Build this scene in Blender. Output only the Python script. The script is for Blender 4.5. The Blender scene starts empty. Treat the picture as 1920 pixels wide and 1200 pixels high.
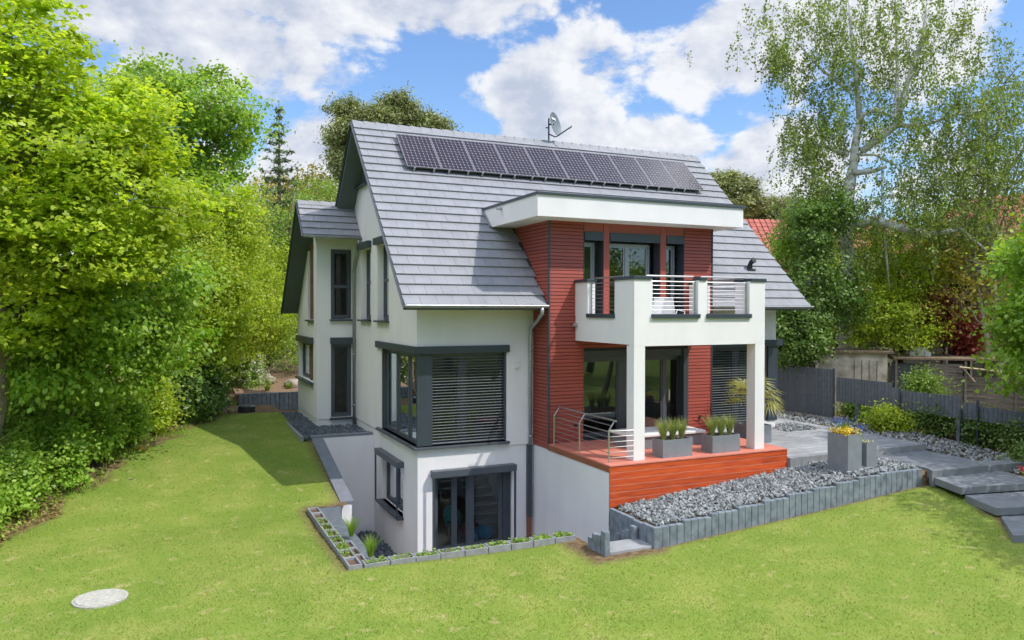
import bpy, math, random
import numpy as np
from mathutils import Vector, Matrix

# ------------------------------------------------------------------ camera
sc = bpy.context.scene
COL = sc.collection
CAM = np.array([-5.7607, -18.4331, 3.5105])
YAW, PITCH, ROLL, FPX = 0.426939209, -0.014234614, 0.001669696, 1431.99615
def _rot():
    cy, sy = math.cos(YAW), math.sin(YAW)
    f = np.array([sy*math.cos(PITCH), cy*math.cos(PITCH), math.sin(PITCH)])
    r = np.array([cy, -sy, 0.0]); u = np.cross(r, f)
    return np.array([math.cos(ROLL)*r+math.sin(ROLL)*u, -math.sin(ROLL)*r+math.cos(ROLL)*u, f])
RM = _rot()
def at(px, py, t):
    """world point seen in direction (px,py) of the 1920x1200 photo, t metres ahead"""
    return CAM + t*(RM.T @ np.array([(px-960)/FPX, -(py-600)/FPX, 1.0]))
cam = bpy.data.cameras.new('camera'); cam.lens = FPX/1920*36; cam.sensor_width = 36
cam.clip_start = 0.1; cam.clip_end = 3000
co = bpy.data.objects.new('camera', cam); COL.objects.link(co); sc.camera = co
m = Matrix.Identity(4)
for i in range(3):
    m[i][0], m[i][1], m[i][2], m[i][3] = RM[0][i], RM[1][i], -RM[2][i], CAM[i]
co.matrix_world = m

# ------------------------------------------------------------------ light
sc.view_settings.view_transform = 'Standard'; sc.view_settings.look = 'None'
sc.view_settings.gamma = 1; sc.view_settings.exposure = 0.70
SUN_EL, SUN_AZ = math.radians(51.5), math.radians(137.5)      # azimuth clockwise from +Y
sd = Vector((math.cos(SUN_EL)*math.sin(SUN_AZ), math.cos(SUN_EL)*math.cos(SUN_AZ), math.sin(SUN_EL)))
sl = bpy.data.lights.new('sun', 'SUN'); sl.energy = 2.3; sl.angle = math.radians(0.5); sl.color = (1, 0.965, 0.9)
so = bpy.data.objects.new('sun', sl); COL.objects.link(so)
so.rotation_euler = sd.to_track_quat('Z', 'Y').to_euler()

w = bpy.data.worlds.new('World'); sc.world = w; w.use_nodes = True
nt = w.node_tree; N = nt.nodes; L = nt.links; N.clear()
def wn(t, **k):
    n = N.new(t)
    for a, b in k.items(): setattr(n, a, b)
    return n
def wmath(op, a, b=None, c=None, clamp=False):
    n = wn('ShaderNodeMath', operation=op); n.use_clamp = clamp
    for i, v in enumerate((a, b, c)):
        if v is None: continue
        if isinstance(v, (int, float)): n.inputs[i].default_value = v
        else: L.new(v, n.inputs[i])
    return n.outputs[0]
sky = wn('ShaderNodeTexSky', sky_type='NISHITA'); sky.sun_disc = False
sky.sun_elevation = SUN_EL; sky.sun_rotation = SUN_AZ; sky.air_density = 1.15; sky.dust_density = 0.3; sky.ozone_density = 2.5
tc = wn('ShaderNodeTexCoord'); sep = wn('ShaderNodeSeparateXYZ'); L.new(tc.outputs['Generated'], sep.inputs[0])
az = wmath('ARCTAN2', sep.outputs[0], sep.outputs[1]); el = wmath('ARCSINE', sep.outputs[2])
# cumulus banks, by azimuth and elevation (degrees): az, el, half widths, weight
BANKS = [(4,17.5,9,5,.9),(11,22,11,4,1.0),(22,23,8,4,.9),(-4,21,9,6,.9),(10,10.5,6,4,1.0),(3,9,5,4,.9),(26,15.5,5.5,5,1.0),
         (30,19,4,3,.8),(29.5,12,6,3.2,.9),(20.5,15,2.2,1.6,.6),(35.5,12.5,5,2.0,.9),(30,10.5,5,2.4,.6),(40.5,17.5,7,5,1.0),(47,21,7,5,1.0),(34,14.5,4,1,.35),
         (45,10,6,4,.9),(53,18,6,6,.8),(56,9,6,4,.8),(20,12.5,2.5,1.2,.6),(-20,15,14,8,.8),(75,20,18,8,.8),(62,12,8,5,.6),
         (120,30,25,12,.8),(170,25,30,12,.8),(230,28,30,14,.8),(290,22,25,10,.8),(330,35,20,8,.6),(60,48,35,10,.9),(-10,46,30,9,.9),(200,50,60,14,.9),(290,50,40,12,.9),(120,60,40,10,.9),(0,4,30,2.5,.5),(50,4,30,2.5,.5)]
acc = None
for a, e, ra, re_, wt in BANKS:
    a0 = ((a+180) % 360)-180
    dx = wmath('MULTIPLY', wmath('SUBTRACT', az, math.radians(a0)), 1/math.radians(ra))
    dy = wmath('MULTIPLY', wmath('SUBTRACT', el, math.radians(e)), 1/math.radians(re_))
    r2 = wmath('ADD', wmath('MULTIPLY', dx, dx), wmath('MULTIPLY', dy, dy))
    g = wmath('MULTIPLY', wmath('EXPONENT', wmath('MULTIPLY', r2, -0.9)), wt)
    acc = g if acc is None else wmath('MAXIMUM', acc, g)
mp = wn('ShaderNodeMapping'); mp.inputs['Scale'].default_value = (1, 1, 1.55); L.new(tc.outputs['Generated'], mp.inputs[0])
def wnoise(scale, det, off=0.0, rough=.58):
    m2 = wn('ShaderNodeMapping'); m2.inputs['Location'].default_value = (0.02*off*3, 0, off*.06); L.new(mp.outputs[0], m2.inputs[0])
    n = wn('ShaderNodeTexNoise'); n.inputs['Scale'].default_value = scale; n.inputs['Detail'].default_value = det; n.inputs['Roughness'].default_value = rough
    n.inputs['Distortion'].default_value = .15
    L.new(m2.outputs[0], n.inputs['Vector']); return n.outputs['Fac']
n1 = wnoise(7, 9); n1b = wnoise(7, 9, .5)
mid = wnoise(3.4, 2)
d1 = wmath('ADD', acc, wmath('MULTIPLY', wmath('SUBTRACT', n1, .5), 2.6))
dens = wn('ShaderNodeMapRange', interpolation_type='SMOOTHSTEP'); L.new(d1, dens.inputs[0])
dens.inputs[1].default_value = .40; dens.inputs[2].default_value = .66
relief = wmath('MULTIPLY', wmath('SUBTRACT', n1, n1b), 4.2)
shade = wmath('ADD', wmath('ADD', relief, wmath('MULTIPLY', wmath('SUBTRACT', mid, .5), -.9)), wmath('MULTIPLY', wmath('SUBTRACT', d1, .9), -.22))
sh = wn('ShaderNodeMapRange'); L.new(shade, sh.inputs[0]); sh.inputs[1].default_value = -.55; sh.inputs[2].default_value = .35
ccol = wn('ShaderNodeMix', data_type='RGBA'); L.new(sh.outputs[0], ccol.inputs[0])
ccol.inputs[6].default_value = (4.4, 4.85, 5.9, 1); ccol.inputs[7].default_value = (7.5, 7.6, 7.8, 1)
skm = wn('ShaderNodeMix', data_type='RGBA', blend_type='MULTIPLY'); skm.inputs[0].default_value = 1
L.new(sky.outputs[0], skm.inputs[6]); skm.inputs[7].default_value = (1.1, 1.28, 1.55, 1)
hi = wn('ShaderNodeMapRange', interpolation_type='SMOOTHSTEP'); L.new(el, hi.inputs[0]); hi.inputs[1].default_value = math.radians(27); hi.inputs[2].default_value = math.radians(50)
hi.inputs[3].default_value = 1; hi.inputs[4].default_value = 5.6      # added fill: clouds above the view brightened to lift the shaded walls
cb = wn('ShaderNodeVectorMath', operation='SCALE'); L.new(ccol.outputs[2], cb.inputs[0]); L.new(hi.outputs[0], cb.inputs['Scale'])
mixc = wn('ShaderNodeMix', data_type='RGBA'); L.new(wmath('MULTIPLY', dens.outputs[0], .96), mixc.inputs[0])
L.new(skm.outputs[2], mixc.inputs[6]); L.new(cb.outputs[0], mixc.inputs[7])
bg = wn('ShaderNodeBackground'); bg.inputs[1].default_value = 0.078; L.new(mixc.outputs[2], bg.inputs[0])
L.new(bg.outputs[0], wn('ShaderNodeOutputWorld').inputs[0])

# ------------------------------------------------------------------ materials
def mat(name, c, rough=.7, var=.12, scale=8, bump=0, bscale=60, metal=0, spec=.5, c2=None, island=0, coords='Object', detail=5, stretch=None):
    ma = bpy.data.materials.new(name); ma.use_nodes = True; t = ma.node_tree; n = t.nodes; l = t.links
    b = n['Principled BSDF']; b.inputs['Roughness'].default_value = rough; b.inputs['Metallic'].default_value = metal
    b.inputs['Specular IOR Level'].default_value = spec
    tcn = n.new('ShaderNodeTexCoord'); vec = tcn.outputs[coords]
    if stretch:
        mpn = n.new('ShaderNodeMapping'); mpn.inputs['Scale'].default_value = stretch; l.new(vec, mpn.inputs[0]); vec = mpn.outputs[0]
    no = n.new('ShaderNodeTexNoise'); no.inputs['Scale'].default_value = scale; no.inputs['Detail'].default_value = detail; l.new(vec, no.inputs['Vector'])
    mr = n.new('ShaderNodeMapRange'); l.new(no.outputs['Fac'], mr.inputs[0]); mr.inputs[1].default_value = .3; mr.inputs[2].default_value = .7
    mx = n.new('ShaderNodeMix'); mx.data_type = 'RGBA'; l.new(mr.outputs[0], mx.inputs[0])
    cc = c2 if c2 else tuple(min(1, v*(1+var)) for v in c); ca = c if c2 else tuple(v*(1-var) for v in c)
    mx.inputs[6].default_value = (*ca, 1); mx.inputs[7].default_value = (*cc, 1); out = mx.outputs[2]
    if island:
        g = n.new('ShaderNodeNewGeometry'); m2 = n.new('ShaderNodeMapRange'); l.new(g.outputs['Random Per Island'], m2.inputs[0])
        m2.inputs[3].default_value = 1-island; m2.inputs[4].default_value = 1+island
        vm = n.new('ShaderNodeVectorMath'); vm.operation = 'SCALE'; l.new(out, vm.inputs[0]); l.new(m2.outputs[0], vm.inputs['Scale']); out = vm.outputs[0]
    l.new(out, b.inputs['Base Color'])
    if bump:
        nb = n.new('ShaderNodeTexNoise'); nb.inputs['Scale'].default_value = bscale; nb.inputs['Detail'].default_value = 4; l.new(vec, nb.inputs['Vector'])
        bu = n.new('ShaderNodeBump'); bu.inputs['Strength'].default_value = bump; bu.inputs['Distance'].default_value = .02
        l.new(nb.outputs['Fac'], bu.inputs['Height']); l.new(bu.outputs[0], b.inputs['Normal'])
    return ma
def leafmat(name, c1, c2, trans=.45, rough=.45, var=.35):
    ma = bpy.data.materials.new(name); ma.use_nodes = True; t = ma.node_tree; n = t.nodes; l = t.links
    n.remove(n['Principled BSDF']); out = n['Material Output']
    g = n.new('ShaderNodeNewGeometry'); mx = n.new('ShaderNodeMix'); mx.data_type = 'RGBA'; l.new(g.outputs['Random Per Island'], mx.inputs[0])
    mx.inputs[6].default_value = (*c1, 1); mx.inputs[7].default_value = (*c2, 1)
    tcn = n.new('ShaderNodeTexCoord'); no = n.new('ShaderNodeTexNoise'); no.inputs['Scale'].default_value = .7; no.inputs['Detail'].default_value = 3; l.new(tcn.outputs['Object'], no.inputs[0])
    mr = n.new('ShaderNodeMapRange'); l.new(no.outputs['Fac'], mr.inputs[0]); mr.inputs[1].default_value = .3; mr.inputs[2].default_value = .7
    mr.inputs[3].default_value = 1-var; mr.inputs[4].default_value = 1+var
    vm = n.new('ShaderNodeVectorMath'); vm.operation = 'SCALE'; l.new(mx.outputs[2], vm.inputs[0]); l.new(mr.outputs[0], vm.inputs['Scale'])
    p = n.new('ShaderNodeBsdfPrincipled'); p.inputs['Roughness'].default_value = rough; p.inputs['Specular IOR Level'].default_value = .35; l.new(vm.outputs[0], p.inputs['Base Color'])
    tr = n.new('ShaderNodeBsdfTranslucent'); v2 = n.new('ShaderNodeVectorMath'); v2.operation = 'MULTIPLY'; l.new(vm.outputs[0], v2.inputs[0]); v2.inputs[1].default_value = (1.2, 1.2, .45); l.new(v2.outputs[0], tr.inputs[0])
    ms = n.new('ShaderNodeMixShader'); ms.inputs[0].default_value = trans; l.new(p.outputs[0], ms.inputs[1]); l.new(tr.outputs[0], ms.inputs[2]); l.new(ms.outputs[0], out.inputs[0])
    return ma
def glassmat(name, tint=(.62, .7, .7), refl=1.5, base=.05):
    ma = bpy.data.materials.new(name); ma.use_nodes = True; t = ma.node_tree; n = t.nodes; l = t.links
    n.remove(n['Principled BSDF']); out = n['Material Output']
    tr = n.new('ShaderNodeBsdfTransparent'); tr.inputs[0].default_value = (*tint, 1)
    gl = n.new('ShaderNodeBsdfGlossy'); gl.inputs['Roughness'].default_value = .015; gl.inputs[0].default_value = (.9, .95, .97, 1)
    fr = n.new('ShaderNodeFresnel'); fr.inputs[0].default_value = 1.5
    ml = n.new('ShaderNodeMath'); ml.operation = 'MULTIPLY_ADD'; ml.use_clamp = True; l.new(fr.outputs[0], ml.inputs[0]); ml.inputs[1].default_value = refl; ml.inputs[2].default_value = base
    ms = n.new('ShaderNodeMixShader'); l.new(ml.outputs[0], ms.inputs[0]); l.new(tr.outputs[0], ms.inputs[1]); l.new(gl.outputs[0], ms.inputs[2]); l.new(ms.outputs[0], out.inputs[0])
    return ma
M = {}
M['render'] = mat('white_render', (.8, .765, .755), .9, .035, 1.6, .3, 260, stretch=(1, 1, .35), detail=8)
M['anth'] = mat('anthracite_metal', (.042, .054, .068), .38, .08, 3)
M['anthlt'] = mat('anthracite_frame', (.075, .085, .1), .4, .08, 3)
M['alu'] = mat('grey_aluminium', (.3, .31, .33), .35, .05, 3, metal=.3)
M['soffit'] = mat('grey_soffit_paint', (.1, .125, .12), .6, .06, 3)
M['slat'] = mat('blind_slat', (.17, .185, .2), .45, .05, 3)
M['steel'] = mat('stainless_steel', (.5, .49, .47), .3, .05, 5, metal=.8)
M['zinc'] = mat('zinc', (.42, .44, .46), .38, .12, 6, metal=.6)
M['tile'] = mat('slate_grey_tile', (.25, .252, .266), .62, .08, 2.5, .15, 90, island=.03)
M['clad'] = mat('red_brown_cladding', (.33, .064, .043), .5, .1, 3, island=.1, stretch=(1, 1, 8))
M['cladsm'] = mat('smooth_red_panel', (.34, .075, .055), .45, .04, 2)
M['black'] = mat('dark_backing', (.02, .02, .022), .7, .05, 3)
M['deck'] = mat('coral_deck_boards', (.6, .2, .14), .6, .12, 4, .2, 50, island=.08, stretch=(1, 10, 1))
M['fascia'] = mat('orange_stained_wood', (.62, .1, .018), .42, .3, 3, .15, 40, c2=(.4, .045, .012), island=.14, stretch=(.8, 1, 9))
M['fasciab'] = mat('brown_stained_wood', (.28, .09, .035), .5, .2, 3, stretch=(1, .8, 9))
M['gapglint'] = mat('board_gap_highlight', (.8, .62, .52), .6, .05, 3)  # painted highlight: pale colour imitates light catching the board bevels
M['planter'] = mat('grey_planter', (.2, .215, .235), .55, .1, 4, .1, 30)
M['soil'] = mat('soil', (.09, .05, .028), .95, .3, 20, .6, 60, c2=(.17, .1, .06))
M['stoneP'] = mat('palisade_concrete', (.13, .155, .185), .8, .25, 6, .3, 60, c2=(.25, .28, .315), island=.14)
M['paver'] = mat('grey_paving', (.27, .272, .275), .85, .1, 3, .2, 70, c2=(.36, .36, .36), island=.12)
M['paverdk'] = mat('dark_paving_slab', (.15, .16, .17), .8, .15, 3, .2, 70, c2=(.22, .23, .24))
M['capst'] = mat('coping_slab', (.17, .18, .205), .8, .1, 5, .15, 60)
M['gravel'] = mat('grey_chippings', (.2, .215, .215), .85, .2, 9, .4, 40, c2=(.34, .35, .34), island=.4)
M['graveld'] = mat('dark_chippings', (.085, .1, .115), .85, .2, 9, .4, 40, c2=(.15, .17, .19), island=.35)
M['block'] = mat('grey_concrete_block', (.2, .205, .215), .9, .2, 8, .3, 60, c2=(.3, .3, .3))
M['fence'] = mat('anthracite_privacy_strip', (.095, .11, .128), .55, .15, 7, c2=(.125, .142, .165), island=.1)
M['concrete'] = mat('pale_concrete', (.42, .4, .34), .9, .22, 14, .3, 60)
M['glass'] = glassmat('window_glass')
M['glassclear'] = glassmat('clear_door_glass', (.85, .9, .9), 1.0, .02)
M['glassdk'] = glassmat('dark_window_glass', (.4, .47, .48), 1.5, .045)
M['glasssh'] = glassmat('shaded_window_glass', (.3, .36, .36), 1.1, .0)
M['wallin'] = mat('room_wall', (.7, .7, .66), .9, .03, 2)
M['floorin'] = mat('wood_floor', (.22, .13, .07), .5, .2, 6)
M['white'] = mat('white_paint', (.78, .78, .77), .5, .03, 3)
M['brownpipe'] = mat('brown_pipe', (.2, .075, .045), .6, .1, 5)
M['bark'] = mat('bark', (.12, .09, .06), .9, .3, 10, .6, 30, c2=(.22, .18, .13))
M['barklt'] = mat('pale_bark', (.42, .38, .31), .9, .2, 8, .4, 30, c2=(.26, .22, .16))
M['birch'] = mat('birch_bark', (.8, .78, .74), .85, .2, 3, .4, 30, c2=(.4, .36, .32), stretch=(1, 1, 2.2))
M['terra'] = mat('red_roof_tile', (.42, .12, .085), .8, .15, 5, island=.08)
M['oldwhite'] = mat('weathered_whitewash', (.68, .62, .52), .9, .15, 3, .3, 40, c2=(.34, .28, .21))
M['oldwood'] = mat('weathered_grey_wood', (.2, .17, .14), .9, .25, 6, .4, 40, stretch=(1, 1, 6))
M['plank'] = mat('sawn_timber', (.42, .33, .22), .8, .2, 6)
M['litter'] = mat('leaf_litter', (.36, .26, .17), .95, .3, 25, .5, 60, c2=(.12, .08, .05))
M['greywall'] = mat('grey_house_render', (.3, .26, .22), .9, .08, 2)
M['turq'] = mat('turquoise_plastic', (.1, .42, .4), .45, .04, 3)
M['bluef'] = mat('blue_fabric', (.02, .3, .55), .7, .1, 12)
M['redf'] = mat('red_plastic', (.6, .03, .04), .5, .05, 3)
M['rock'] = mat('garden_boulder', (.4, .34, .28), .9, .2, 6, .5, 30, c2=(.25, .2, .15))
M['mulch'] = mat('bark_mulch', (.3, .2, .12), .95, .3, 30, .6, 60, c2=(.15, .08, .045))

# foliage
F = {}
F['maple'] = leafmat('lime_maple_leaf', (.26, .40, .02), (.58, .66, .08), .55, .38)
F['lime'] = leafmat('lime_green_leaf', (.27, .40, .03), (.56, .62, .09), .55, .4)
F['fresh'] = leafmat('fresh_green_leaf', (.18, .34, .035), (.42, .56, .1), .5, .4)
F['mid'] = leafmat('mid_green_leaf', (.15, .27, .04), (.33, .45, .09), .45, .4)
F['deep'] = leafmat('deep_green_leaf', (.075, .16, .03), (.22, .32, .07), .3)
F['pine'] = leafmat('pine_needles', (.16, .21, .06), (.42, .42, .16), .15)
F['spruce'] = leafmat('spruce_needles', (.09, .14, .07), (.22, .27, .12), .15)
F['birchl'] = leafmat('birch_leaf', (.13, .21, .035), (.33, .4, .1), .35)
F['ochre'] = leafmat('ochre_green_leaf', (.3, .28, .05), (.5, .4, .09), .45)
F['red'] = leafmat('purple_red_leaf', (.22, .05, .04), (.5, .14, .11), .4)
F['grass'] = leafmat('lawn_blade', (.15, .26, .03), (.39, .41, .085), .35, .6, .2)
F['tuft'] = leafmat('ornamental_grass_blade', (.15, .28, .06), (.5, .5, .2), .35)
F['dry'] = leafmat('dry_blade', (.4, .28, .12), (.5, .38, .2), .3)
F['palm'] = leafmat('palm_leaf', (.22, .25, .05), (.42, .38, .12), .35)
F['white'] = leafmat('white_petal', (.62, .6, .55), (.75, .74, .7), .3, .6, .05)
F['lilac'] = leafmat('lilac_petal', (.5, .42, .55), (.7, .66, .72), .3, .6, .05)
F['yellow'] = leafmat('yellow_petal', (.62, .4, .02), (.75, .6, .1), .3, .6, .05)
F['blue'] = leafmat('blue_petal', (.08, .14, .5), (.15, .25, .7), .3, .6, .05)
F['redp'] = leafmat('red_petal', (.5, .02, .03), (.6, .05, .05), .3, .6, .05)

# ------------------------------------------------------------------ building helpers
class MB:
    def __init__(s): s.v = []; s.f = []; s.m = []
    def face(s, pts, mi=0):
        i = len(s.v); s.v += [tuple(p) for p in pts]; s.f.append(tuple(range(i, i+len(pts)))); s.m.append(mi); return s
    def box(s, x0, x1, y0, y1, z0, z1, mi=0):
        i = len(s.v)
        s.v += [(x0,y0,z0),(x1,y0,z0),(x1,y1,z0),(x0,y1,z0),(x0,y0,z1),(x1,y0,z1),(x1,y1,z1),(x0,y1,z1)]
        for q in ((0,3,2,1),(4,5,6,7),(0,1,5,4),(1,2,6,5),(2,3,7,6),(3,0,4,7)): s.f.append(tuple(i+k for k in q)); s.m.append(mi)
        return s
    def hexa(s, p, mi=0):        # eight points: bottom four then top four
        i = len(s.v); s.v += [tuple(q) for q in p]
        for q in ((0,3,2,1),(4,5,6,7),(0,1,5,4),(1,2,6,5),(2,3,7,6),(3,0,4,7)): s.f.append(tuple(i+k for k in q)); s.m.append(mi)
        return s
    def prism(s, poly, z0, z1, mi=0):
        n = len(poly); i = len(s.v); s.v += [(x, y, z0) for x, y in poly]+[(x, y, z1) for x, y in poly]
        s.f.append(tuple(i+k for k in reversed(range(n)))); s.f.append(tuple(i+n+k for k in range(n))); s.m += [mi, mi]
        for k in range(n): s.f.append((i+k, i+(k+1) % n, i+n+(k+1) % n, i+n+k)); s.m.append(mi)
        return s
    def tube(s, pts, rad, seg=8, mi=0, cap=True):
        pts = [Vector(p) for p in pts]; n = len(pts)
        if not hasattr(rad, '__len__'): rad = [rad]*n
        i0 = len(s.v); a = None
        for k, p in enumerate(pts):
            d = (pts[min(k+1, n-1)]-pts[max(k-1, 0)])
            if d.length < 1e-9: d = Vector((0, 0, 1))
            d.normalize()
            if a is None: a = d.cross(Vector((0, 0, 1))) if abs(d.z) < .95 else d.cross(Vector((1, 0, 0)))
            a = (a-d*a.dot(d))
            if a.length < 1e-6: a = d.orthogonal()
            a.normalize(); b = d.cross(a)
            for j in range(seg):
                t = 2*math.pi*j/seg; s.v.append(tuple(p+(a*math.cos(t)+b*math.sin(t))*rad[k]))
        for k in range(n-1):
            for j in range(seg):
                q = i0+k*seg; j2 = (j+1) % seg
                s.f.append((q+j, q+j2, q+seg+j2, q+seg+j)); s.m.append(mi)
        if cap:
            s.f.append(tuple(i0+j for j in reversed(range(seg)))); s.m.append(mi)
            s.f.append(tuple(i0+(n-1)*seg+j for j in range(seg))); s.m.append(mi)
        return s
    def cyl(s, c, r, z0, z1, seg=16, mi=0, r2=None):
        return s.tube([(c[0], c[1], z0), (c[0], c[1], z1)], [r, r if r2 is None else r2], seg, mi)
    def each(s, name, mats, parent=None, **k):
        par = list(range(len(s.v)))
        def fd(a):
            while par[a] != a: par[a] = par[par[a]]; a = par[a]
            return a
        for f in s.f:
            for q in f[1:]: par[fd(q)] = fd(f[0])
        grp = {}
        for f, mi in zip(s.f, s.m): grp.setdefault(fd(f[0]), []).append((f, mi))
        out = []
        for fs in grp.values():
            b = MB(); mp_ = {}
            for f, mi in fs:
                for q in f:
                    if q not in mp_: mp_[q] = len(b.v); b.v.append(s.v[q])
                b.f.append(tuple(mp_[q] for q in f)); b.m.append(mi)
            out.append(b.build(name, mats, parent, **k))
        return out[0]
    def build(s, name, mats, parent=None, smooth=False, bevel=0):
        off = Vector((0, 0, 0)); p = parent
        while p is not None: off += p.location; p = p.parent
        me = bpy.data.meshes.new(name); me.from_pydata([(x-off.x, y-off.y, z-off.z) for x, y, z in s.v], [], s.f)
        for q in (mats if isinstance(mats, (list, tuple)) else [mats]): me.materials.append(q)
        if len(me.materials) > 1: me.polygons.foreach_set('material_index', s.m)
        if smooth: me.polygons.foreach_set('use_smooth', [True]*len(me.polygons))
        me.update(); o = bpy.data.objects.new(name, me); COL.objects.link(o)
        if parent: o.parent = parent
        if bevel:
            bv = o.modifiers.new('bevel', 'BEVEL'); bv.width = bevel; bv.segments = 2; bv.limit_method = 'ANGLE'
        return o
def npmesh(name, verts, k, material, parent=None, off=None, mi=None):
    """verts: (n*k,3) array, every k consecutive vertices form one face"""
    verts = np.asarray(verts, dtype=np.float32)
    p = parent; o3 = np.zeros(3)
    while p is not None: o3 += np.array(p.location); p = p.parent
    verts = verts-o3.astype(np.float32)
    nv = len(verts); nf = nv//k
    me = bpy.data.meshes.new(name); me.vertices.add(nv); me.vertices.foreach_set('co', verts.ravel())
    me.loops.add(nv); me.loops.foreach_set('vertex_index', np.arange(nv, dtype=np.int32))
    me.polygons.add(nf); me.polygons.foreach_set('loop_start', np.arange(0, nv, k, dtype=np.int32)); me.polygons.foreach_set('loop_total', np.full(nf, k, dtype=np.int32))
    for q in (material if isinstance(material, (list, tuple)) else [material]): me.materials.append(q)
    if mi is not None: me.polygons.foreach_set('material_index', mi.astype(np.int32))
    me.update(calc_edges=True)
    o = bpy.data.objects.new(name, me); COL.objects.link(o)
    if parent: o.parent = parent
    return o
def tag(o, label=None, cat=None, group=None, kind=None):
    if label: o['label'] = label
    if cat: o['category'] = cat
    if group: o['group'] = group
    if kind: o['kind'] = kind
    return o
def thing(name, loc, label, cat, group=None):
    o = bpy.data.objects.new(name, None); COL.objects.link(o); o.location = loc; o.empty_display_size = .2
    return tag(o, label, cat, group)
def dup(root, loc, rotz=0, label=None, scale=None):
    r = root.copy(); COL.objects.link(r); r.location = loc; r.rotation_euler = (0, 0, rotz)
    if scale: r.scale = (scale,)*3
    if label: r['label'] = label
    for ch in list(root.children):
        c = ch.copy(); COL.objects.link(c); c.parent = r
        for g in ch.children:
            d = g.copy(); COL.objects.link(d); d.parent = c
    return r
ORD = ['first','second','third','fourth','fifth','sixth','seventh','eighth','ninth','tenth','eleventh','twelfth','thirteenth','fourteenth','fifteenth']

# wall-plane boxes: ('y',c): u runs along X, depth d goes to +Y; ('x',c): u runs along Y, depth goes to +X
def wb(mb, wl, u0, u1, z0, z1, d0, d1, mi=0):
    a, c = wl
    if a == 'y': mb.box(u0, u1, c+d0, c+d1, z0, z1, mi)
    else: mb.box(c+d0, c+d1, u0, u1, z0, z1, mi)
def wp(wl, u, z, d): return (u, wl[1]+d, z) if wl[0] == 'y' else (wl[1]+d, u, z)
def clip(poly, a, b, c):     # keep a*u+b*z<=c
    out = []
    for i in range(len(poly)):
        p, q = poly[i], poly[(i+1) % len(poly)]; fp, fq = a*p[0]+b*p[1]-c, a*q[0]+b*q[1]-c
        if fp <= 0: out.append(p)
        if fp*fq < 0: t = fp/(fp-fq); out.append((p[0]+t*(q[0]-p[0]), p[1]+t*(q[1]-p[1])))
    return out
def wall(mb, wl, u0, u1, z0, z1, holes=(), reveal=.3, clips=(), mi=0, rmi=0):
    us = sorted({u0, u1, *[h[0] for h in holes], *[h[1] for h in holes]}); zs = sorted({z0, z1, *[h[2] for h in holes], *[h[3] for h in holes]})
    for i in range(len(us)-1):
        for j in range(len(zs)-1):
            cu, cz = (us[i]+us[i+1])/2, (zs[j]+zs[j+1])/2
            if not (u0 < cu < u1 and z0 < cz < z1) or any(h[0] < cu < h[1] and h[2] < cz < h[3] for h in holes): continue
            p = [(us[i], zs[j]), (us[i+1], zs[j]), (us[i+1], zs[j+1]), (us[i], zs[j+1])]
            for c in clips: p = clip(p, *c)
            if len(p) > 2: mb.face([wp(wl, u, z, 0) for u, z in p], mi)
    for h in holes:
        a, b, c, d = h[:4]; q = [(a, c), (b, c), (b, d), (a, d)]
        for k in range(4):
            if (k == 3 and a <= u0+1e-6) or (k == 1 and b >= u1-1e-6): continue
            e, f = q[k], q[(k+1) % 4]; mb.face([wp(wl, *e, 0), wp(wl, *f, 0), wp(wl, *f, reveal), wp(wl, *e, reveal)], rmi)
def window(parent, wl, u0, u1, z0, z1, cuts=(), rec=.14, fr=.06, mf=None, mg=None, cross=(), label=None):
    mf = mf or M['anthlt']; mg = mg or M['glass']; b = MB()
    wb(b, wl, u0, u0+fr, z0, z1, rec, rec+.07); wb(b, wl, u1-fr, u1, z0, z1, rec, rec+.07)
    wb(b, wl, u0+fr, u1-fr, z0, z0+fr, rec, rec+.07); wb(b, wl, u0+fr, u1-fr, z1-fr, z1, rec, rec+.07)
    for c, wd in cuts: wb(b, wl, c-wd/2, c+wd/2, z0+fr, z1-fr, rec+.002, rec+.072)
    for c in cross: wb(b, wl, u0+fr, u1-fr, c-fr*.7, c+fr*.7, rec+.004, rec+.074)
    es = [u0+fr]+[x for c, wd in cuts for x in (c-wd/2, c+wd/2)]+[u1-fr]
    for k in range(0, len(es), 2):      # sash inside each light
        a, c = es[k], es[k+1]
        if c-a > .3:
            for q in ((a, a+.05, z0+fr, z1-fr), (c-.05, c, z0+fr, z1-fr), (a+.05, c-.05, z0+fr, z0+fr+.05), (a+.05, c-.05, z1-fr-.05, z1-fr)): wb(b, wl, *q, rec+.02, rec+.06)
    o = b.build('window', mf, parent)
    if label: o['label'] = label
    g = MB(); g.face([wp(wl, u0+fr/2, z0+fr/2, rec+.045), wp(wl, u1-fr/2, z0+fr/2, rec+.045), wp(wl, u1-fr/2, z1-fr/2, rec+.045), wp(wl, u0+fr/2, z1-fr/2, rec+.045)]); g.build('pane', mg, o)
    return o
def blind(parent, wl, u0, u1, z0, z1, d, pitch=.075, wd=.05, ang=12):
    b = MB(); z = z1-pitch/2; ca, sa = math.cos(math.radians(ang))*wd/2, math.sin(math.radians(ang))*wd/2
    while z > z0:
        p = [wp(wl, u, z+sg*sa, d+sg*ca) for sg in (-1, 1) for u in (u0, u1)]
        b.face([p[0], p[1], p[3], p[2]]); b.face([(p[0][0], p[0][1], p[0][2]-.004), (p[1][0], p[1][1], p[1][2]-.004), p[1], p[0]])
        z -= pitch
    wb(b, wl, u0, u1, z0-.03, z0, d-.03, d+.03)
    o = b.build('blind', M['slat'], parent)
    return o

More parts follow.
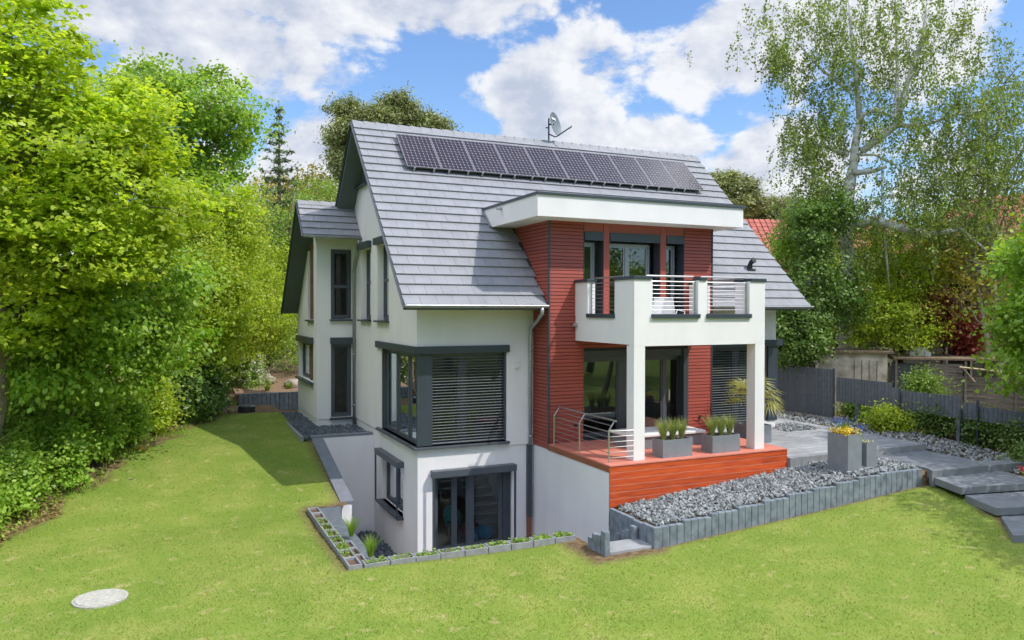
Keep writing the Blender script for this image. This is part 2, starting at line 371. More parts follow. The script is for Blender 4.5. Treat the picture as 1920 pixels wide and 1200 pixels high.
# ------------------------------------------------------------------ ground
def ip(x, xs, ys): return np.interp(x, xs, ys)
def lawn_edge_left(y): return ip(y, [-20, -8, 0.5, 1.2, 4.5, 7, 10, 11], [-11.5, -10, -8.9, -8.0, -6.6, -5.3, -3.9, -3.4])
def gh(x, y):
    x = np.asarray(x, float); y = np.asarray(y, float)
    lawn = -1.33+.07*np.clip(x-3.4, 0, 10)-.035*np.clip(-6-y, 0, 14)
    back = ip(y, [-.01, 0, 2.5, 4.6, 9, 20, 30], [-1.33, -1.33, -.86, -.42, -.2, -.1, 0])
    z = np.where(y > 0, back, lawn)
    bed = np.where(x < 9, -.99+.089*(x-3.3), -.44); bed = np.where(y > -3.9, -.36, bed)
    bed = np.where(x > 13.5, np.minimum(bed, -.34-.06*np.clip(-2-y, 0, 4)), bed)
    z = np.where((x > 3.26) & (y > -5.64), bed, z)
    z = np.where((x > 13.2) & (y <= -5.64), -.6, z)
    z = np.where((x < 3.26) & (x > -1.86) & (y > 4.5), -.42, z)
    bump = .03*np.sin(x*.9+1)*np.cos(y*.7)*np.where((np.abs(x) < 30) & (y < -1), 1, 0)
    return z+bump*np.where(x < 3.2, 1, .3)
def lawn_mask(x, y):
    le = lawn_edge_left(y)+.25*np.sin(y*2.3)+.15*np.sin(y*5.1)
    a = ((x > le) & (y < 9.9) & (x < 13)) | ((y < -12) & (x > -40) & (x < 40))
    a &= ~((x > -2.71) & (y > -4.47) & (y < .3)); a &= ~((y > .2) & (x > -2.05))
    a &= ~((x > 2.0) & (y > -5.75)); a &= ~((x > 10.9-(-7-y)*.75) & (y < -5.6) & (y > -12)) ; a &= ~((x > 1.8) & (y > -5.9) & (x < 3.5))
    return a
def axis(lo, hi, flo, fhi, st, extra):
    v = list(np.arange(flo, fhi+1e-6, st)); q = flo; d = st
    while q > lo: d *= 1.5; q -= d; v.append(q)
    q = fhi; d = st
    while q < hi: d *= 1.5; q += d; v.append(q)
    v = [a for a in v if all(abs(a-e) > st*.35 for e in extra)]+list(extra)
    return sorted(v)
HOLES = [(-2.42, 3.25, -4.17, .2), (-1.7, .3, .2, 4.5), (0.0, 11.6, .2, 10.3), (2.2, 3.25, -5.0, -4.17), (3.25, 8.4, -.9, .2)]
gx = axis(-700, 700, -12, 17, .3, [-2.42, 3.25, -1.7, .3, 0.0, 11.6, 2.2, 8.4, 3.27, 13.5]); gy = axis(-500, 900, -19, 12, .3, [-4.17, .2, 4.5, 10.3, -5.0, -.9, -5.63, -5.65, -3.9])
XX, YY = np.meshgrid(gx, gy, indexing='ij'); ZZ = gh(XX, YY)
far = np.sqrt(XX**2+YY**2) > 60
ZZ = np.where(far, -.3, ZZ)
V = np.stack([XX, YY, ZZ], -1).reshape(-1, 3); nyy = len(gy); fc = []
for i in range(len(gx)-1):
    for j in range(len(gy)-1):
        cx, cy = (gx[i]+gx[i+1])/2, (gy[j]+gy[j+1])/2
        if any(a < cx < b and c < cy < d for a, b, c, d in HOLES): continue
        k = i*nyy+j; fc.append((k, k+nyy, k+nyy+1, k+1))
me = bpy.data.meshes.new('ground'); me.from_pydata(V.tolist(), [], fc)
at_ = me.attributes.new('lawn', 'FLOAT', 'POINT'); at_.data.foreach_set('value', lawn_mask(V[:, 0], V[:, 1]).astype(np.float32))
ma = bpy.data.materials.new('lawn_and_soil'); ma.use_nodes = True; t = ma.node_tree; n = t.nodes; l = t.links; b = n['Principled BSDF']; b.inputs['Roughness'].default_value = .95; b.inputs['Specular IOR Level'].default_value = .15
tcn = n.new('ShaderNodeTexCoord')
def gnoise(s, det=5, st=None):
    q = n.new('ShaderNodeTexNoise'); q.inputs['Scale'].default_value = s; q.inputs['Detail'].default_value = det; v = tcn.outputs['Object']
    if st: mpn = n.new('ShaderNodeMapping'); mpn.inputs['Scale'].default_value = st; l.new(v, mpn.inputs[0]); v = mpn.outputs[0]
    l.new(v, q.inputs['Vector']); return q.outputs['Fac']
def gramp(fac, lo, hi):
    q = n.new('ShaderNodeMapRange'); l.new(fac, q.inputs[0]); q.inputs[1].default_value = lo; q.inputs[2].default_value = hi; return q.outputs[0]
def gmix(f, a, bb):
    q = n.new('ShaderNodeMix'); q.data_type = 'RGBA'
    if isinstance(f, float): q.inputs[0].default_value = f
    else: l.new(f, q.inputs[0])
    for i, v in ((6, a), (7, bb)):
        if isinstance(v, tuple): q.inputs[i].default_value = (*v, 1)
        else: l.new(v, q.inputs[i])
    return q.outputs[2]
g1 = gmix(gramp(gnoise(.55, 4), .35, .65), (.125, .21, .03), (.195, .265, .045))
g2 = gmix(gramp(gnoise(1.1, 7), .46, .68), g1, (.285, .3, .078))
g3 = gmix(gramp(gnoise(22, 5), .35, .65), g2, (.2, .25, .04))
g4 = gmix(gramp(gnoise(4.2, 6), .6, .76), g3, (.36, .32, .13))
soilc = gmix(gramp(gnoise(9, 6), .35, .65), (.1, .065, .035), (.22, .15, .08))
an = n.new('ShaderNodeAttribute'); an.attribute_name = 'lawn'
l.new(gmix(an.outputs['Fac'], soilc, g4), b.inputs['Base Color'])
bu = n.new('ShaderNodeBump'); bu.inputs['Strength'].default_value = .5; bu.inputs['Distance'].default_value = .03; l.new(gnoise(40, 4), bu.inputs['Height']); l.new(bu.outputs[0], b.inputs['Normal'])
me.materials.append(ma); me.polygons.foreach_set('use_smooth', [True]*len(me.polygons)); ground = bpy.data.objects.new('ground', me); COL.objects.link(ground); tag(ground, kind='structure')

rng = np.random.default_rng(7)
def blades(name, n, parent, material, xr, yr, hmin, hmax, wd, maskf, lean=.5, dens=None, seed=1):
    r = np.random.default_rng(seed); x = r.uniform(*xr, n); y = r.uniform(*yr, n); k = maskf(x, y)
    if dens is not None: k &= r.random(n) < dens(x, y)
    x, y = x[k], y[k]; n = len(x); z = gh(x, y)-.01; h = r.uniform(hmin, hmax, n); a = r.uniform(0, 2*np.pi, n); ln = r.normal(0, lean, (n, 2))*h[:, None]
    c = np.stack([x, y, z], -1); side = np.stack([np.cos(a), np.sin(a), np.zeros(n)], -1)*wd/2
    tip = c+np.stack([ln[:, 0], ln[:, 1], h], -1)
    v = np.stack([c-side, c+side, tip], 1).reshape(-1, 3)
    return npmesh(name, v, 3, material, parent)
g = blades('grass', 520000, None, F['grass'], (-11, 12.5), (-13.5, 9.9), .015, .055, .016, lawn_mask, .8,
           dens=lambda x, y: np.clip(12/np.hypot(x-CAM[0], y-CAM[1]), 0, 1)**2*np.where((x > -6.5) | (y > -7), 1, .9))
tag(g, 'short mown lawn grass', 'grass', kind='stuff')
g = blades('dry_grass', 60000, None, F['dry'], (-9, 12), (-13, 8), .01, .035, .014, lambda x, y: lawn_mask(x, y) & (np.sin(x*1.7+np.sin(y*1.3)*2)+np.cos(y*1.9+x) > .7), .9, seed=3)
tag(g, 'yellowed dry blades scattered through the lawn', 'grass', kind='stuff')
g = blades('long_grass', 16000, None, F['fresh'], (-10.5, -3), (-2, 9), .08, .28, .018, lambda x, y: np.abs(x-lawn_edge_left(y)+.25) < .28+.2*np.sin(y*3), .35, seed=4)
tag(g, 'long unmown grass along the hedge edge of the lawn', 'grass', kind='stuff')

# ------------------------------------------------------------------ house
FY = -.917
house = thing('house', (0, 0, -3.3), 'white rendered house with grey tiled gable roof and red clad balcony bay', 'house')
# ground plan: main block X0..11.75, Y0..10.5, side wing X-1.26..0, Y6.81..10.65
roof_clip = [(-1, 1, 4.28), (1, 1, 13.85)]         # for X planes: z-y<=4.28, z+y<=13.85
W = MB()
fw, gw = ('y', 0), ('x', 0)
corner_front = (0, 2.47, .02, 2.38); corner_side = (0, 3.42, .02, 2.38)
wall(W, fw, 0, 3.25, -.1, 4.3, [corner_front])
wall(W, gw, 0, 10.5, -.1, 9.3, [corner_side, (4.68, 5.97, 3.17, 5.4), (2.62, 3.88, 3.17, 5.4)], clips=roof_clip, reveal=.28)
wall(W, fw, 8.5, 11.75, -.5, 4.3, [(9.2, 11.5, .02, 2.38)])
W.face([(11.75, y, z) for y, z in [(0, -1), (10.5, -1), (10.5, 3.35), (4.79, 9.06), (0, 4.28)]])
W.face([(0, 10.5, -1), (0, 10.5, 3.4), (11.75, 10.5, 3.4), (11.75, 10.5, -1)])
# side wing
aw, al = ('y', 6.81), ('x', -1.26)
wall(W, aw, -1.26, 0, -.1, 5.85, [(-.8, -.12, 3.17, 5.47), (-.8, -.12, -.06, 2.4)], reveal=.2)
wall(W, al, 6.81, 10.65, -.1, 7.2, [(7.45, 10.35, 1.05, 2.35), (7.35, 8.45, 3.14, 7)], reveal=.22, clips=[(-1, 1, -1.2), (1, 1, 14.05)])
W.face([(-1.26, 10.65, -1), (-1.26, 10.65, 3.4), (0, 10.65, 3.4), (0, 10.65, -1)])
# the wing's tall stair window is blind towards the camera: close its back
W.build('wall', M['render'], house)
# plinth, 3 cm back from the upper wall
Pn = MB()
wall(Pn, ('y', .03), .03, 3.25, -3.4, -.1, [(.42, 2.64, -2.74, -.75)], reveal=.25)
wall(Pn, ('x', .03), .03, 10.5, -3.4, -.1, [(1.32, 3.5, -2.07, -.72)], reveal=.22)
Pn.face([(0, 0, -.1), (3.25, 0, -.1), (3.25, .03, -.1), (.03, .03, -.1)]); Pn.face([(0, 0, -.1), (.03, .03, -.1), (.03, 10.5, -.1), (0, 10.5, -.1)])
wall(Pn, ('y', 6.84), -1.23, 0, -.6, -.1); wall(Pn, ('x', -1.23), 6.84, 10.62, -.6, -.1)
Pn.build('plinth_wall', M['render'], house)

# inside: floors, partition walls (seen through the glass)
I = MB()
I.box(.1, 11.6, .1, 6, -.32, -.02, 1); I.box(.1, 11.6, .1, 6, 2.62, 2.8, 0); I.box(3.32, 8.4, FY+.35, .1, 2.62, 2.8, 0); I.box(3.32, 8.4, FY+.35, .1, -.32, -.02, 1); I.box(3.3, 8.45, FY+.04, 1.3, 5.72, 5.78, 0); I.box(.05, 11.6, 1.6, 8, 5.86, 5.9, 0)
I.box(.25, 11.6, 6.0, 6.08, -3.2, 5.8, 0); I.box(.06, 3.2, .06, 6, -2.86, -2.72, 1)
I.box(3.2, 3.24, .06, 6, -3.2, -.3, 0); I.box(6.9, 6.98, 1.6, 6, 0, 2.6, 0); I.box(6.0, 6.06, 1, 6, 2.8, 5.8, 0)
I.box(-1.2, 0, 6.9, 8.9, 2.75, 2.85, 0); I.box(-1.22, 0, 8.2, 8.24, -.3, 5.8, 1); I.box(-.02, 0, 6.9, 10.4, -.2, 5.8, 0)  # the dark sheet across the wing is added to imitate a dim room
I.build('interior', [M['wallin'], M['floorin']], house)
S = MB()      # basement stair behind the patio door
for k in range(12): S.box(2.3, 3.14, 1.5+.27*k, 1.5+.27*(k+1)+.03, -2.72+.19*k+.15, -2.72+.19*(k+1)); S.box(2.3, 3.14, 1.52+.27*k, 1.54+.27*k, -2.72+.19*k, -2.72+.19*k+.15, 1)
S.box(3.15, 3.19, 1.0, 5.6, -2.72, -.35, 0)
S.build('staircase', [M['white'], M['greywall']], house)

# windows
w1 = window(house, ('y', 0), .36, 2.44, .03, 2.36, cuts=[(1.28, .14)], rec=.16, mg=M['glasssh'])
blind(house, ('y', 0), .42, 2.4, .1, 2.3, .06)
w2 = window(house, ('x', 0), .05, 3.38, .03, 2.36, cuts=[(1.05, .12), (2.15, .14)], rec=.1)
c = MB(); c.box(.1, .37, .012, .1, .04, 2.375); c.box(.012, .1, .012, .1, .04, 2.375); c.box(.36, .42, .02, .09, .04, 2.375); c.box(2.4, 2.46, .02, .09, .04, 2.375); c.box(.01, .07, 3.34, 3.41, .04, 2.375)
c.each('corner_post', M['anth'], house, bevel=.004)
c = MB(); c.box(-.08, 2.53, -.08, .02, 2.375, 2.565); c.box(-.08, .02, .02, 3.9, 2.375, 2.565); c.build('shutter_box', M['anth'], house, bevel=.006)
c = MB(); c.box(-.1, 2.53, -.1, .16, -.04, .02); c.box(-.1, .16, .16, 3.75, -.04, .02); c.each('window_sill', M['anthlt'], house, bevel=.004)
# basement patio door
window(house, ('y', .03), .5, 2.42, -2.72, -.76, cuts=[(1.06, .05), (1.5, .13)], rec=.12, mg=M['glassclear'], label='basement sliding door')
c = MB(); c.box(2.42, 2.64, .1, .24, -2.74, -.76); c.box(.42, .5, .1, .24, -2.74, -.76); c.each('door_frame', M['anth'], house)
c = MB(); c.box(.37, 2.69, -.2, .028, -.76, -.585); c.build('awning_box', M['anthlt'], house, bevel=.01)
c = MB(); c.box(.375, .415, -.19, -.14, -3.15, -.76); c.box(2.63, 2.67, -.19, -.14, -3.15, -.76); c.each('guide_rail', M['anth'], house)
# basement side window
window(house, ('x', .03), 1.34, 3.48, -2.05, -.74, cuts=[(2.4, .12)], rec=.14)
c = MB(); c.box(-.17, .028, 1.22, 3.62, -.73, -.57); c.build('awning_box', M['anthlt'], house, bevel=.01)
c = MB(); c.box(-.17, -.13, 1.26, 1.3, -2.08, -.73); c.box(-.17, -.13, 3.52, 3.56, -2.08, -.73); c.each('guide_rail', M['anth'], house)
c = MB(); c.box(-.15, .14, 1.26, 3.56, -2.13, -2.07); c.each('window_sill', M['anth'], house)
# gable upper windows
for y0, y1 in ((4.68, 5.97), (2.62, 3.88)):
    window(house, ('x', 0), y0+.02, y1-.02, 3.2, 5.4, cross=[4.35], rec=.18, fr=.07)
    c = MB(); c.box(-.13, -.002, y0-.08, y1+.08, 5.4, 5.6); c.build('shutter_box', M['anth'], house, bevel=.006)
    c = MB(); c.box(-.12, .18, y0-.05, y1+.05, 3.12, 3.17); c.each('window_sill', M['anth'], house)
# attic window, its top follows the roof slope
c = MB(); q = [(5.15, 7.45), (6.3, 7.45), (6.3, 7.52), (5.15, 8.35)]
q = [(5.1, 7.47), (6.25, 7.47), (5.1, 8.62)]
c.face([(-.006, y, z) for y, z in q]); o = c.build('window', M['glassdk'], house)
c = MB()
for (a, b_), (a2, b2) in zip(q, q[1:]+q[:1]): c.tube([(-.01, a, b_), (-.01, a2, b2)], .035, 4)
c.box(-.13, 0, 5.0, 6.4, 7.38, 7.43); c.build('window_frame', M['anth'], o)
# wing windows
for z0, z1 in ((3.19, 5.45), (-.04, 2.38)):
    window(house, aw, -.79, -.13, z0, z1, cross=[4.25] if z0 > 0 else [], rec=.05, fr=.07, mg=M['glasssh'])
    c = MB(); c.box(-.84, -.09, 6.7, 6.98, z0-.08, z0-.025); c.each('window_sill', M['anth'], house)
c = MB(); c.box(-.83, -.08, 6.7, 6.805, 2.36, 2.57); c.build('shutter_box', M['anth'], house, bevel=.006)
window(house, al, 7.47, 10.33, 1.08, 2.33, cuts=[(8.9, .12)], rec=.13)
c = MB(); c.box(-1.38, -1.262, 7.38, 10.45, 2.34, 2.55); c.build('shutter_box', M['anth'], house)
c = MB(); c.box(-1.4, -1.1, 7.38, 10.45, .98, 1.04); c.each('window_sill', M['anth'], house)
c = MB(); c.box(-1.36, -1.1, 7.3, 8.5, 3.08, 3.135); c.each('window_sill', M['anth'], house)
window(house, al, 7.37, 8.43, 3.16, 6.2, cross=[4.5], rec=.16)
# right corner window behind the balcony
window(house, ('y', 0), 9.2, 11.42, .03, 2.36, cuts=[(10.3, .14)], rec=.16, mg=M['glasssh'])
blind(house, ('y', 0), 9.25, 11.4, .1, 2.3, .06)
c = MB(); c.box(11.42, 11.8, -.03, .05, .04, 2.375); c.box(9.2, 9.25, .01, .08, .04, 2.375); c.each('corner_post', M['anth'], house)
c = MB(); c.box(9.12, 11.98, -.08, .02, 2.375, 2.565); c.build('shutter_box', M['anth'], house, bevel=.006)

# ---- bay clad in red boards
uh = [(4.29, 4.88, 2.82, 5.33), (5.07, 6.7, 2.82, 5.33), (6.9, 7.49, 2.82, 5.33)]; lh = [(4.28, 7.65, .03, 2.42)]
B = MB(); wall(B, ('y', FY+.03), 3.28, 8.47, -.12, 5.84, uh+lh, reveal=.3, rmi=1)
B.face([(3.28, y, z) for y, z in [(FY+.03, -.12), (0, -.12), (0, 4.5), (1.33, 5.83), (FY+.03, 5.83)]])
B.face([(8.47, y, z) for y, z in [(FY+.03, -.12), (0, -.12), (0, 4.5), (1.33, 5.83), (FY+.03, 5.83)]])
B.build('bay_wall', [M['black'], M['anth']], house)
C = MB(); z = -.1
while z < 5.78:
    z2 = min(z+.079, 5.82); segs = []
    if z < 2.42: segs = [(3.28, 4.28), (7.65, 8.47)]
    elif z < 2.8: segs = [(3.28, 8.47)]
    else: segs = [(3.28, 4.27), (7.5, 8.47)]
    for a, b_ in segs: C.hexa([(a, FY-.002, z), (b_, FY-.002, z), (b_, FY+.028, z), (a, FY+.028, z), (a, FY+.008, z2), (b_, FY+.008, z2), (b_, FY+.028, z2), (a, FY+.028, z2)])
    ym = -.003 if z < 4.35 else z-4.5-.03
    for X, s in ((3.25, 1), (8.5, -1)):
        C.hexa([(X-.002*s, FY+.05, z), (X-.002*s, ym, z), (X+.028*s, ym, z), (X+.028*s, FY+.05, z), (X+.008*s, FY+.05, z2), (X+.008*s, ym, z2), (X+.028*s, ym, z2), (X+.028*s, FY+.05, z2)])
    z += .0925
C.build('cladding', M['clad'], house)
c = MB()
for x0, x1 in ((4.885, 5.065), (6.705, 6.895)): c.box(x0, x1, FY-.004, FY+.1, 2.8, 5.83)
for x0, x1 in ((4.29, 4.872), (5.078, 6.692), (6.908, 7.49)): c.box(x0, x1, FY+.004, FY+.1, 5.56, 5.83)
c.each('smooth_panel', M['cladsm'], house)
c = MB(); c.box(3.235, 3.285, FY-.012, FY+.045, -.12, 5.82); c.box(8.465, 8.51, FY-.012, FY+.045, -.12, 5.82); c.box(4.27, 4.29, FY-.006, FY+.03, 2.8, 5.82); c.box(7.49, 7.51, FY-.006, FY+.03, 2.8, 5.82)
c.each('corner_trim', M['anth'], house)
for x0, x1 in ((4.295, 4.875), (5.075, 6.695), (6.905, 7.485)):
    c = MB(); c.box(x0, x1, FY-.03, FY+.25, 5.33, 5.555); c.build('shutter_box', M['anth'], house, bevel=.006)
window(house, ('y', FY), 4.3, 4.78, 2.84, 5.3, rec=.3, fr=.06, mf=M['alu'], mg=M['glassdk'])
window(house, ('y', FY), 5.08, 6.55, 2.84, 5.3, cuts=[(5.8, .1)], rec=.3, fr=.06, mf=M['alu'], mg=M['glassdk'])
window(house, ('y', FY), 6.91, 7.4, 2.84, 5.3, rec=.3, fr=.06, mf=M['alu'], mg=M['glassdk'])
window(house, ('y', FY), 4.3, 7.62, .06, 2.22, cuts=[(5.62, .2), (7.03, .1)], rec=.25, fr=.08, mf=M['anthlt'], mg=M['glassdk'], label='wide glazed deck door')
c = MB(); c.box(4.29, 7.64, FY+.05, FY+.3, 2.22, 2.41); c.box(7.5, 7.66, FY-.02, FY+.3, .04, 2.41); c.build('shutter_box', M['anth'], house)
c = MB(); c.box(7.15, 7.19, FY+.2, FY+.24, .95, 1.25); c.build('door_handle', M['steel'], house)

# ---- roofs
def roof_tiles(mb, x0, x1, ybot, ytop, k, sgn, course, tw, skip=None, seed=1):
    """tiles on a 45 degree plane z = k + sgn*y, from the eave (ybot) up to ytop"""
    r = random.Random(seed); ln = abs(ytop-ybot)*math.sqrt(2); nc = int(round(ln/course)); course = ln/nc; h = course/math.sqrt(2)
    for c in range(nc):
        ya = ybot+(1 if ytop > ybot else -1)*h*c; yb = ya+(1 if ytop > ybot else -1)*(h+.03)
        if c == nc-1: yb = ytop
        off = (c % 2)*tw/2; x = x0-off
        while x < x1-.01:
            a, b_ = max(x, x0), min(x+tw-.006, x1); x += tw
            if b_-a < .04: continue
            if skip and skip((a+b_)/2, (ya+yb)/2, b_-a): continue
            t = .052+r.uniform(-.002, .002); za, zb = k+sgn*ya, k+sgn*yb
            dy, dz = (-.707*t*sgn, .707*t)
            n0 = .004
            p = [(a, ya, za), (b_, ya, za), (b_, yb, zb-.01), (a, yb, zb-.01), (a, ya+dy, za+dz), (b_, ya+dy, za+dz), (b_, yb-.707*n0*sgn, zb+.707*n0), (a, yb-.707*n0*sgn, zb+.707*n0)]
            mb.hexa(p)
RX0, RX1 = -.57, 12.3
def skipf(x, y, wd):      # inside the bay / under the flat dormer roof
    return (3.3 < x < 8.45 and y < 1.45)
T = MB(); roof_tiles(T, RX0, RX1, -.87, 4.72, 4.46, 1, .355, .42, skipf)
roof_tiles(T, RX0, RX1, 10.6, 4.76, 13.93, -1, .355, .42, lambda x, y, w_: False, 2)
# wing roof
roof_tiles(T, -1.82, -.02, 5.95, 7.1, -.13, 1, .33, .42, None, 3)
roof_tiles(T, -1.82, -.62, 10.7, 7.14, 14.12, -1, .355, .42, None, 4)
x = RX0
while x < RX1-.1:      # ridge tiles
    b_ = min(x+.4, RX1); T.hexa([(x, 4.58, 9.07), (b_, 4.58, 9.07), (b_, 4.9, 9.05), (x, 4.9, 9.05), (x, 4.68, 9.235), (b_, 4.68, 9.205), (b_, 4.8, 9.205), (x, 4.8, 9.235)]); x += .36
for k in range(5): T.hexa([(-1.82+k*.36, 6.98, 6.9), (-1.44+k*.36, 6.98, 6.9), (-1.44+k*.36, 7.26, 6.9), (-1.82+k*.36, 7.26, 6.9), (-1.82+k*.36, 7.07, 7.06), (-1.44+k*.36, 7.07, 7.03), (-1.44+k*.36, 7.17, 7.03), (-1.82+k*.36, 7.17, 7.06)])
tiles = T.build('roof', M['tile'], house)
U = MB()
def slab(x0, x1, ya, za, yb, zb, th, mi=0):
    s = 1 if (zb-za)*(yb-ya) > 0 else -1; dy, dz = .707*th*s, -.707*th
    U.hexa([(x0, ya+dy, za+dz), (x1, ya+dy, za+dz), (x1, yb, zb+2*dz*.98), (x0, yb, zb+2*dz*.98), (x0, ya, za-.004), (x1, ya, za-.004), (x1, yb, zb-.004), (x0, yb, zb-.004)], mi)
for x0, x1 in ((RX0+.01, 3.27), (8.48, RX1-.01)): slab(x0, x1, -.86, 3.6, 4.74, 9.2, .16)
slab(3.27, 8.48, 1.4, 5.86, 4.74, 9.2, .16)
slab(RX0+.01, RX1-.01, 10.6, 3.33, 4.74, 9.19, .16)
slab(-1.81, -.02, 5.96, 5.83, 7.12, 6.99, .1); slab(-1.81, -.62, 10.7, 3.42, 7.12, 7.0, .12)
U.each('soffit', M['soffit'], tiles)
V_ = MB()       # verge boards and eave trims
for X in (RX0, RX1):
    s = -1 if X < 0 else 1
    V_.tube([(X+.012*s, -.9, 3.52), (X+.012*s, 4.74, 9.15), (X+.012*s, 10.62, 3.26)], .045, 4)
V_.tube([(-1.835, 5.93, 5.76), (-1.835, 7.12, 6.95), (-1.835, 10.72, 3.33)], .04, 4)
V_.each('verge_board', M['anth'], tiles)
for k, x in enumerate((.55, 1.2, 1.85, 2.5)):
    c = MB(); c.box(x-.05, x+.05, -.7, -.01, 3.46+.0, 3.56); c.build('rafter_end', M['white'], tiles)
def gutter(x0, x1, y, z, r=.065):
    g = MB(); n = 10; pr = [(y+r*math.cos(math.pi+math.pi*i/n), z+r*math.sin(math.pi+math.pi*i/n)) for i in range(n+1)]
    for (a, b_), (a2, b2) in zip(pr, pr[1:]): g.face([(x0, a, b_), (x1, a, b_), (x1, a2, b2), (x0, a2, b2)])
    for X in (x0, x1): g.face([(X, a, b_) for a, b_ in pr])
    g.tube([(x0, y-r, z), (x1, y-r, z)], .011, 6); g.tube([(x0, y+r, z), (x1, y+r, z)], .008, 6)
    return g.build('gutter', M['zinc'], house, smooth=False)
gutter(RX0, 3.2, -.955, 3.6); gutter(8.52, RX1, -.955, 3.6); gutter(-1.82, .0, 5.88, 5.8)
c = MB(); c.tube([(3.04, -.95, 3.56), (3.04, -.95, 3.4), (3.1, -.55, 3.2), (3.13, -.14, 3.0), (3.13, -.09, 2.7), (3.13, -.09, -.12)], .05, 10)
for z in (2.4, .1): c.cyl((3.13, -.09), .058, z, z+.05, 10)
c.build('downpipe', M['zinc'], house, smooth=True)
c = MB(); c.box(3.06, 3.18, -.1, .02, -2.05, -.12); c.build('downpipe', M['anth'], house)
c = MB(); c.box(3.065, 3.175, -.095, .02, -3.3, -2.05); c.build('downpipe', M['brownpipe'], house)
c = MB(); c.tube([(-.1, 5.9, 5.72), (-.08, 5.95, 5.55), (-.07, 6.55, 5.0), (-.07, 6.7, 4.8), (-.07, 6.7, -.3)], .045, 10)
for z in (4.7, 2.0, .3): c.cyl((-.07, 6.7), .054, z, z+.05, 10)
c.build('downpipe', M['zinc'], house, smooth=True)

# ---- flat dormer roof
D = MB(); ya = 1.9
D.hexa([(2.56, -1.645, 5.8), (8.97, -1.645, 5.8), (8.97, 1.33, 5.8), (2.56, 1.33, 5.8), (2.56, -1.645, 6.33), (8.97, -1.645, 6.33), (8.97, 1.93, 6.33), (2.56, 1.93, 6.33)])
dr = D.build('dormer_roof', M['render'], house)
c = MB(); c.box(2.53, 9.04, -1.69, 2.0, 6.33, 6.4); c.build('roof_edge_trim', M['anth'], dr, bevel=.008)
c = MB(); c.tube([(2.545, 1.26, 5.8), (2.545, 1.9, 6.36)], .04, 4); c.build('flashing', M['anth'], dr)
for nm, loc in (('security_lamp', (2.5, .55, 6.22)),):
    c = MB(); c.tube([(loc[0]+.06, loc[1], loc[2]), (loc[0]-.1, loc[1]-.05, loc[2])], .04, 8); c.box(loc[0]-.0, loc[0]+.06, loc[1]-.03, loc[1]+.03, loc[2]-.03, loc[2]+.03); c.build('spot_lamp', M['zinc'], dr)

# ---- balcony
bal = MB(); BX0, BX1, BY0, BY1 = 4.03, 7.9, -3.67, FY-.01
def parapet_front(mb, y0, y1):
    mb.box(BX0, BX1, y0, y1, 2.66, 3.32)
    for a, b_ in ((BX0, 4.53), (5.84, 6.11), (7.41, BX1)): mb.box(a, b_, y0, y1, 3.32, 4.2)
parapet_front(bal, BY0, BY0+.22)
bal.box(BX0, BX0+.22, BY0+.22, BY1, 2.69, 3.32); bal.box(BX0, BX0+.22, BY0+.22, -2.83, 3.32, 4.2); bal.box(BX0, BX0+.22, -1.55, -.79, 3.32, 4.2)
bal.box(BX1-.22, BX1, BY0+.22, BY1, 2.69, 3.32); bal.box(BX1-.22, BX1, BY0+.22, -2.83, 3.32, 4.2); bal.box(BX1-.22, BX1, -1.55, BY1, 3.32, 4.2)
bal.box(BX0+.22, BX1-.22, BY0+.22, BY1, 2.69, 2.84)
balc = bal.build('balcony', M['render'], house)
for x0 in (BX0, BX1-.3):
    c = MB(); c.box(x0, x0+.3, BY0, BY0+.3, .03, 2.665 if x0 < 5 else 2.665); c.build('column', M['render'], balc)
c = MB()
for a, b_ in ((BX0-.03, 4.5), (5.87, 6.08), (7.44, BX1+.03)): c.box(a-.0, b_+.0, BY0-.03, BY0+.25, 4.2, 4.28)
for X in (BX0, BX1-.22): c.box(X-.03, X+.25, BY0+.25, -2.8, 4.2, 4.28); c.box(X-.03, X+.25, -1.58, -.77 if X < 5 else BY1, 4.2, 4.28)
c.each('parapet_cap', M['anth'], balc, bevel=.006)
c = MB(); c.box(4.5, 5.87, BY0-.06, BY0+.25, 3.3, 3.4); c.box(6.08, 7.44, BY0-.06, BY0+.25, 3.3, 3.4)
for X in (BX0, BX1-.22): c.box(X-.04, X+.26, -2.85, -1.53, 3.3, 3.4)
c.each('opening_sill', M['anth'], balc, bevel=.004)
c = MB()
def rail_panel(a, b_, horizontal_x=True, y=0):
    for k in range(8):
        z = 3.5+.095*k
        p = [(a, y, z), (b_, y, z)] if horizontal_x else [(y, a, z), (y, b_, z)]
        c.tube(p, .0065 if k < 7 else .014, 6)
    for e in (a+.03, b_-.03):
        p = [(e, y, 3.4), (e, y, 4.2)] if horizontal_x else [(y, e, 3.4), (y, e, 4.2)]
        c.tube(p, .017, 6)
    p = [(a-.03, y+.12, 4.3), (b_+.03, y+.12, 4.3)] if horizontal_x else [(y+.12, a-.03, 4.3), (y+.12, b_+.03, 4.3)]
    c.tube(p, .022, 8)
rail_panel(4.53, 5.84, True, BY0+.1); rail_panel(6.11, 7.41, True, BY0+.1); rail_panel(-2.83, -1.55, False, BX0+.1); rail_panel(-2.83, -1.55, False, BX1-.12)
c.each('rail_bar', M['steel'], balc)
c = MB(); c.tube([(BX0, -1.0, 3.1), (BX0-.12, -1.03, 3.1)], .042, 10); c.box(BX0-.03, BX0, -1.05, -.95, 3.05, 3.15); c.build('spot_lamp', M['zinc'], balc)
c = MB(); c.box(2.7, 2.8, -.08, 0, 1.96, 2.1); c.box(2.69, 2.81, -.1, 0, 2.1, 2.115); c.build('wall_lamp', M['white'], house, bevel=.004)
c = MB(); c.box(8.05, 8.11, FY-.05, FY, .42, .5); c.box(4.0, 4.06, FY-.05, FY, .42, .5); c.each('garden_socket', M['black'], house)
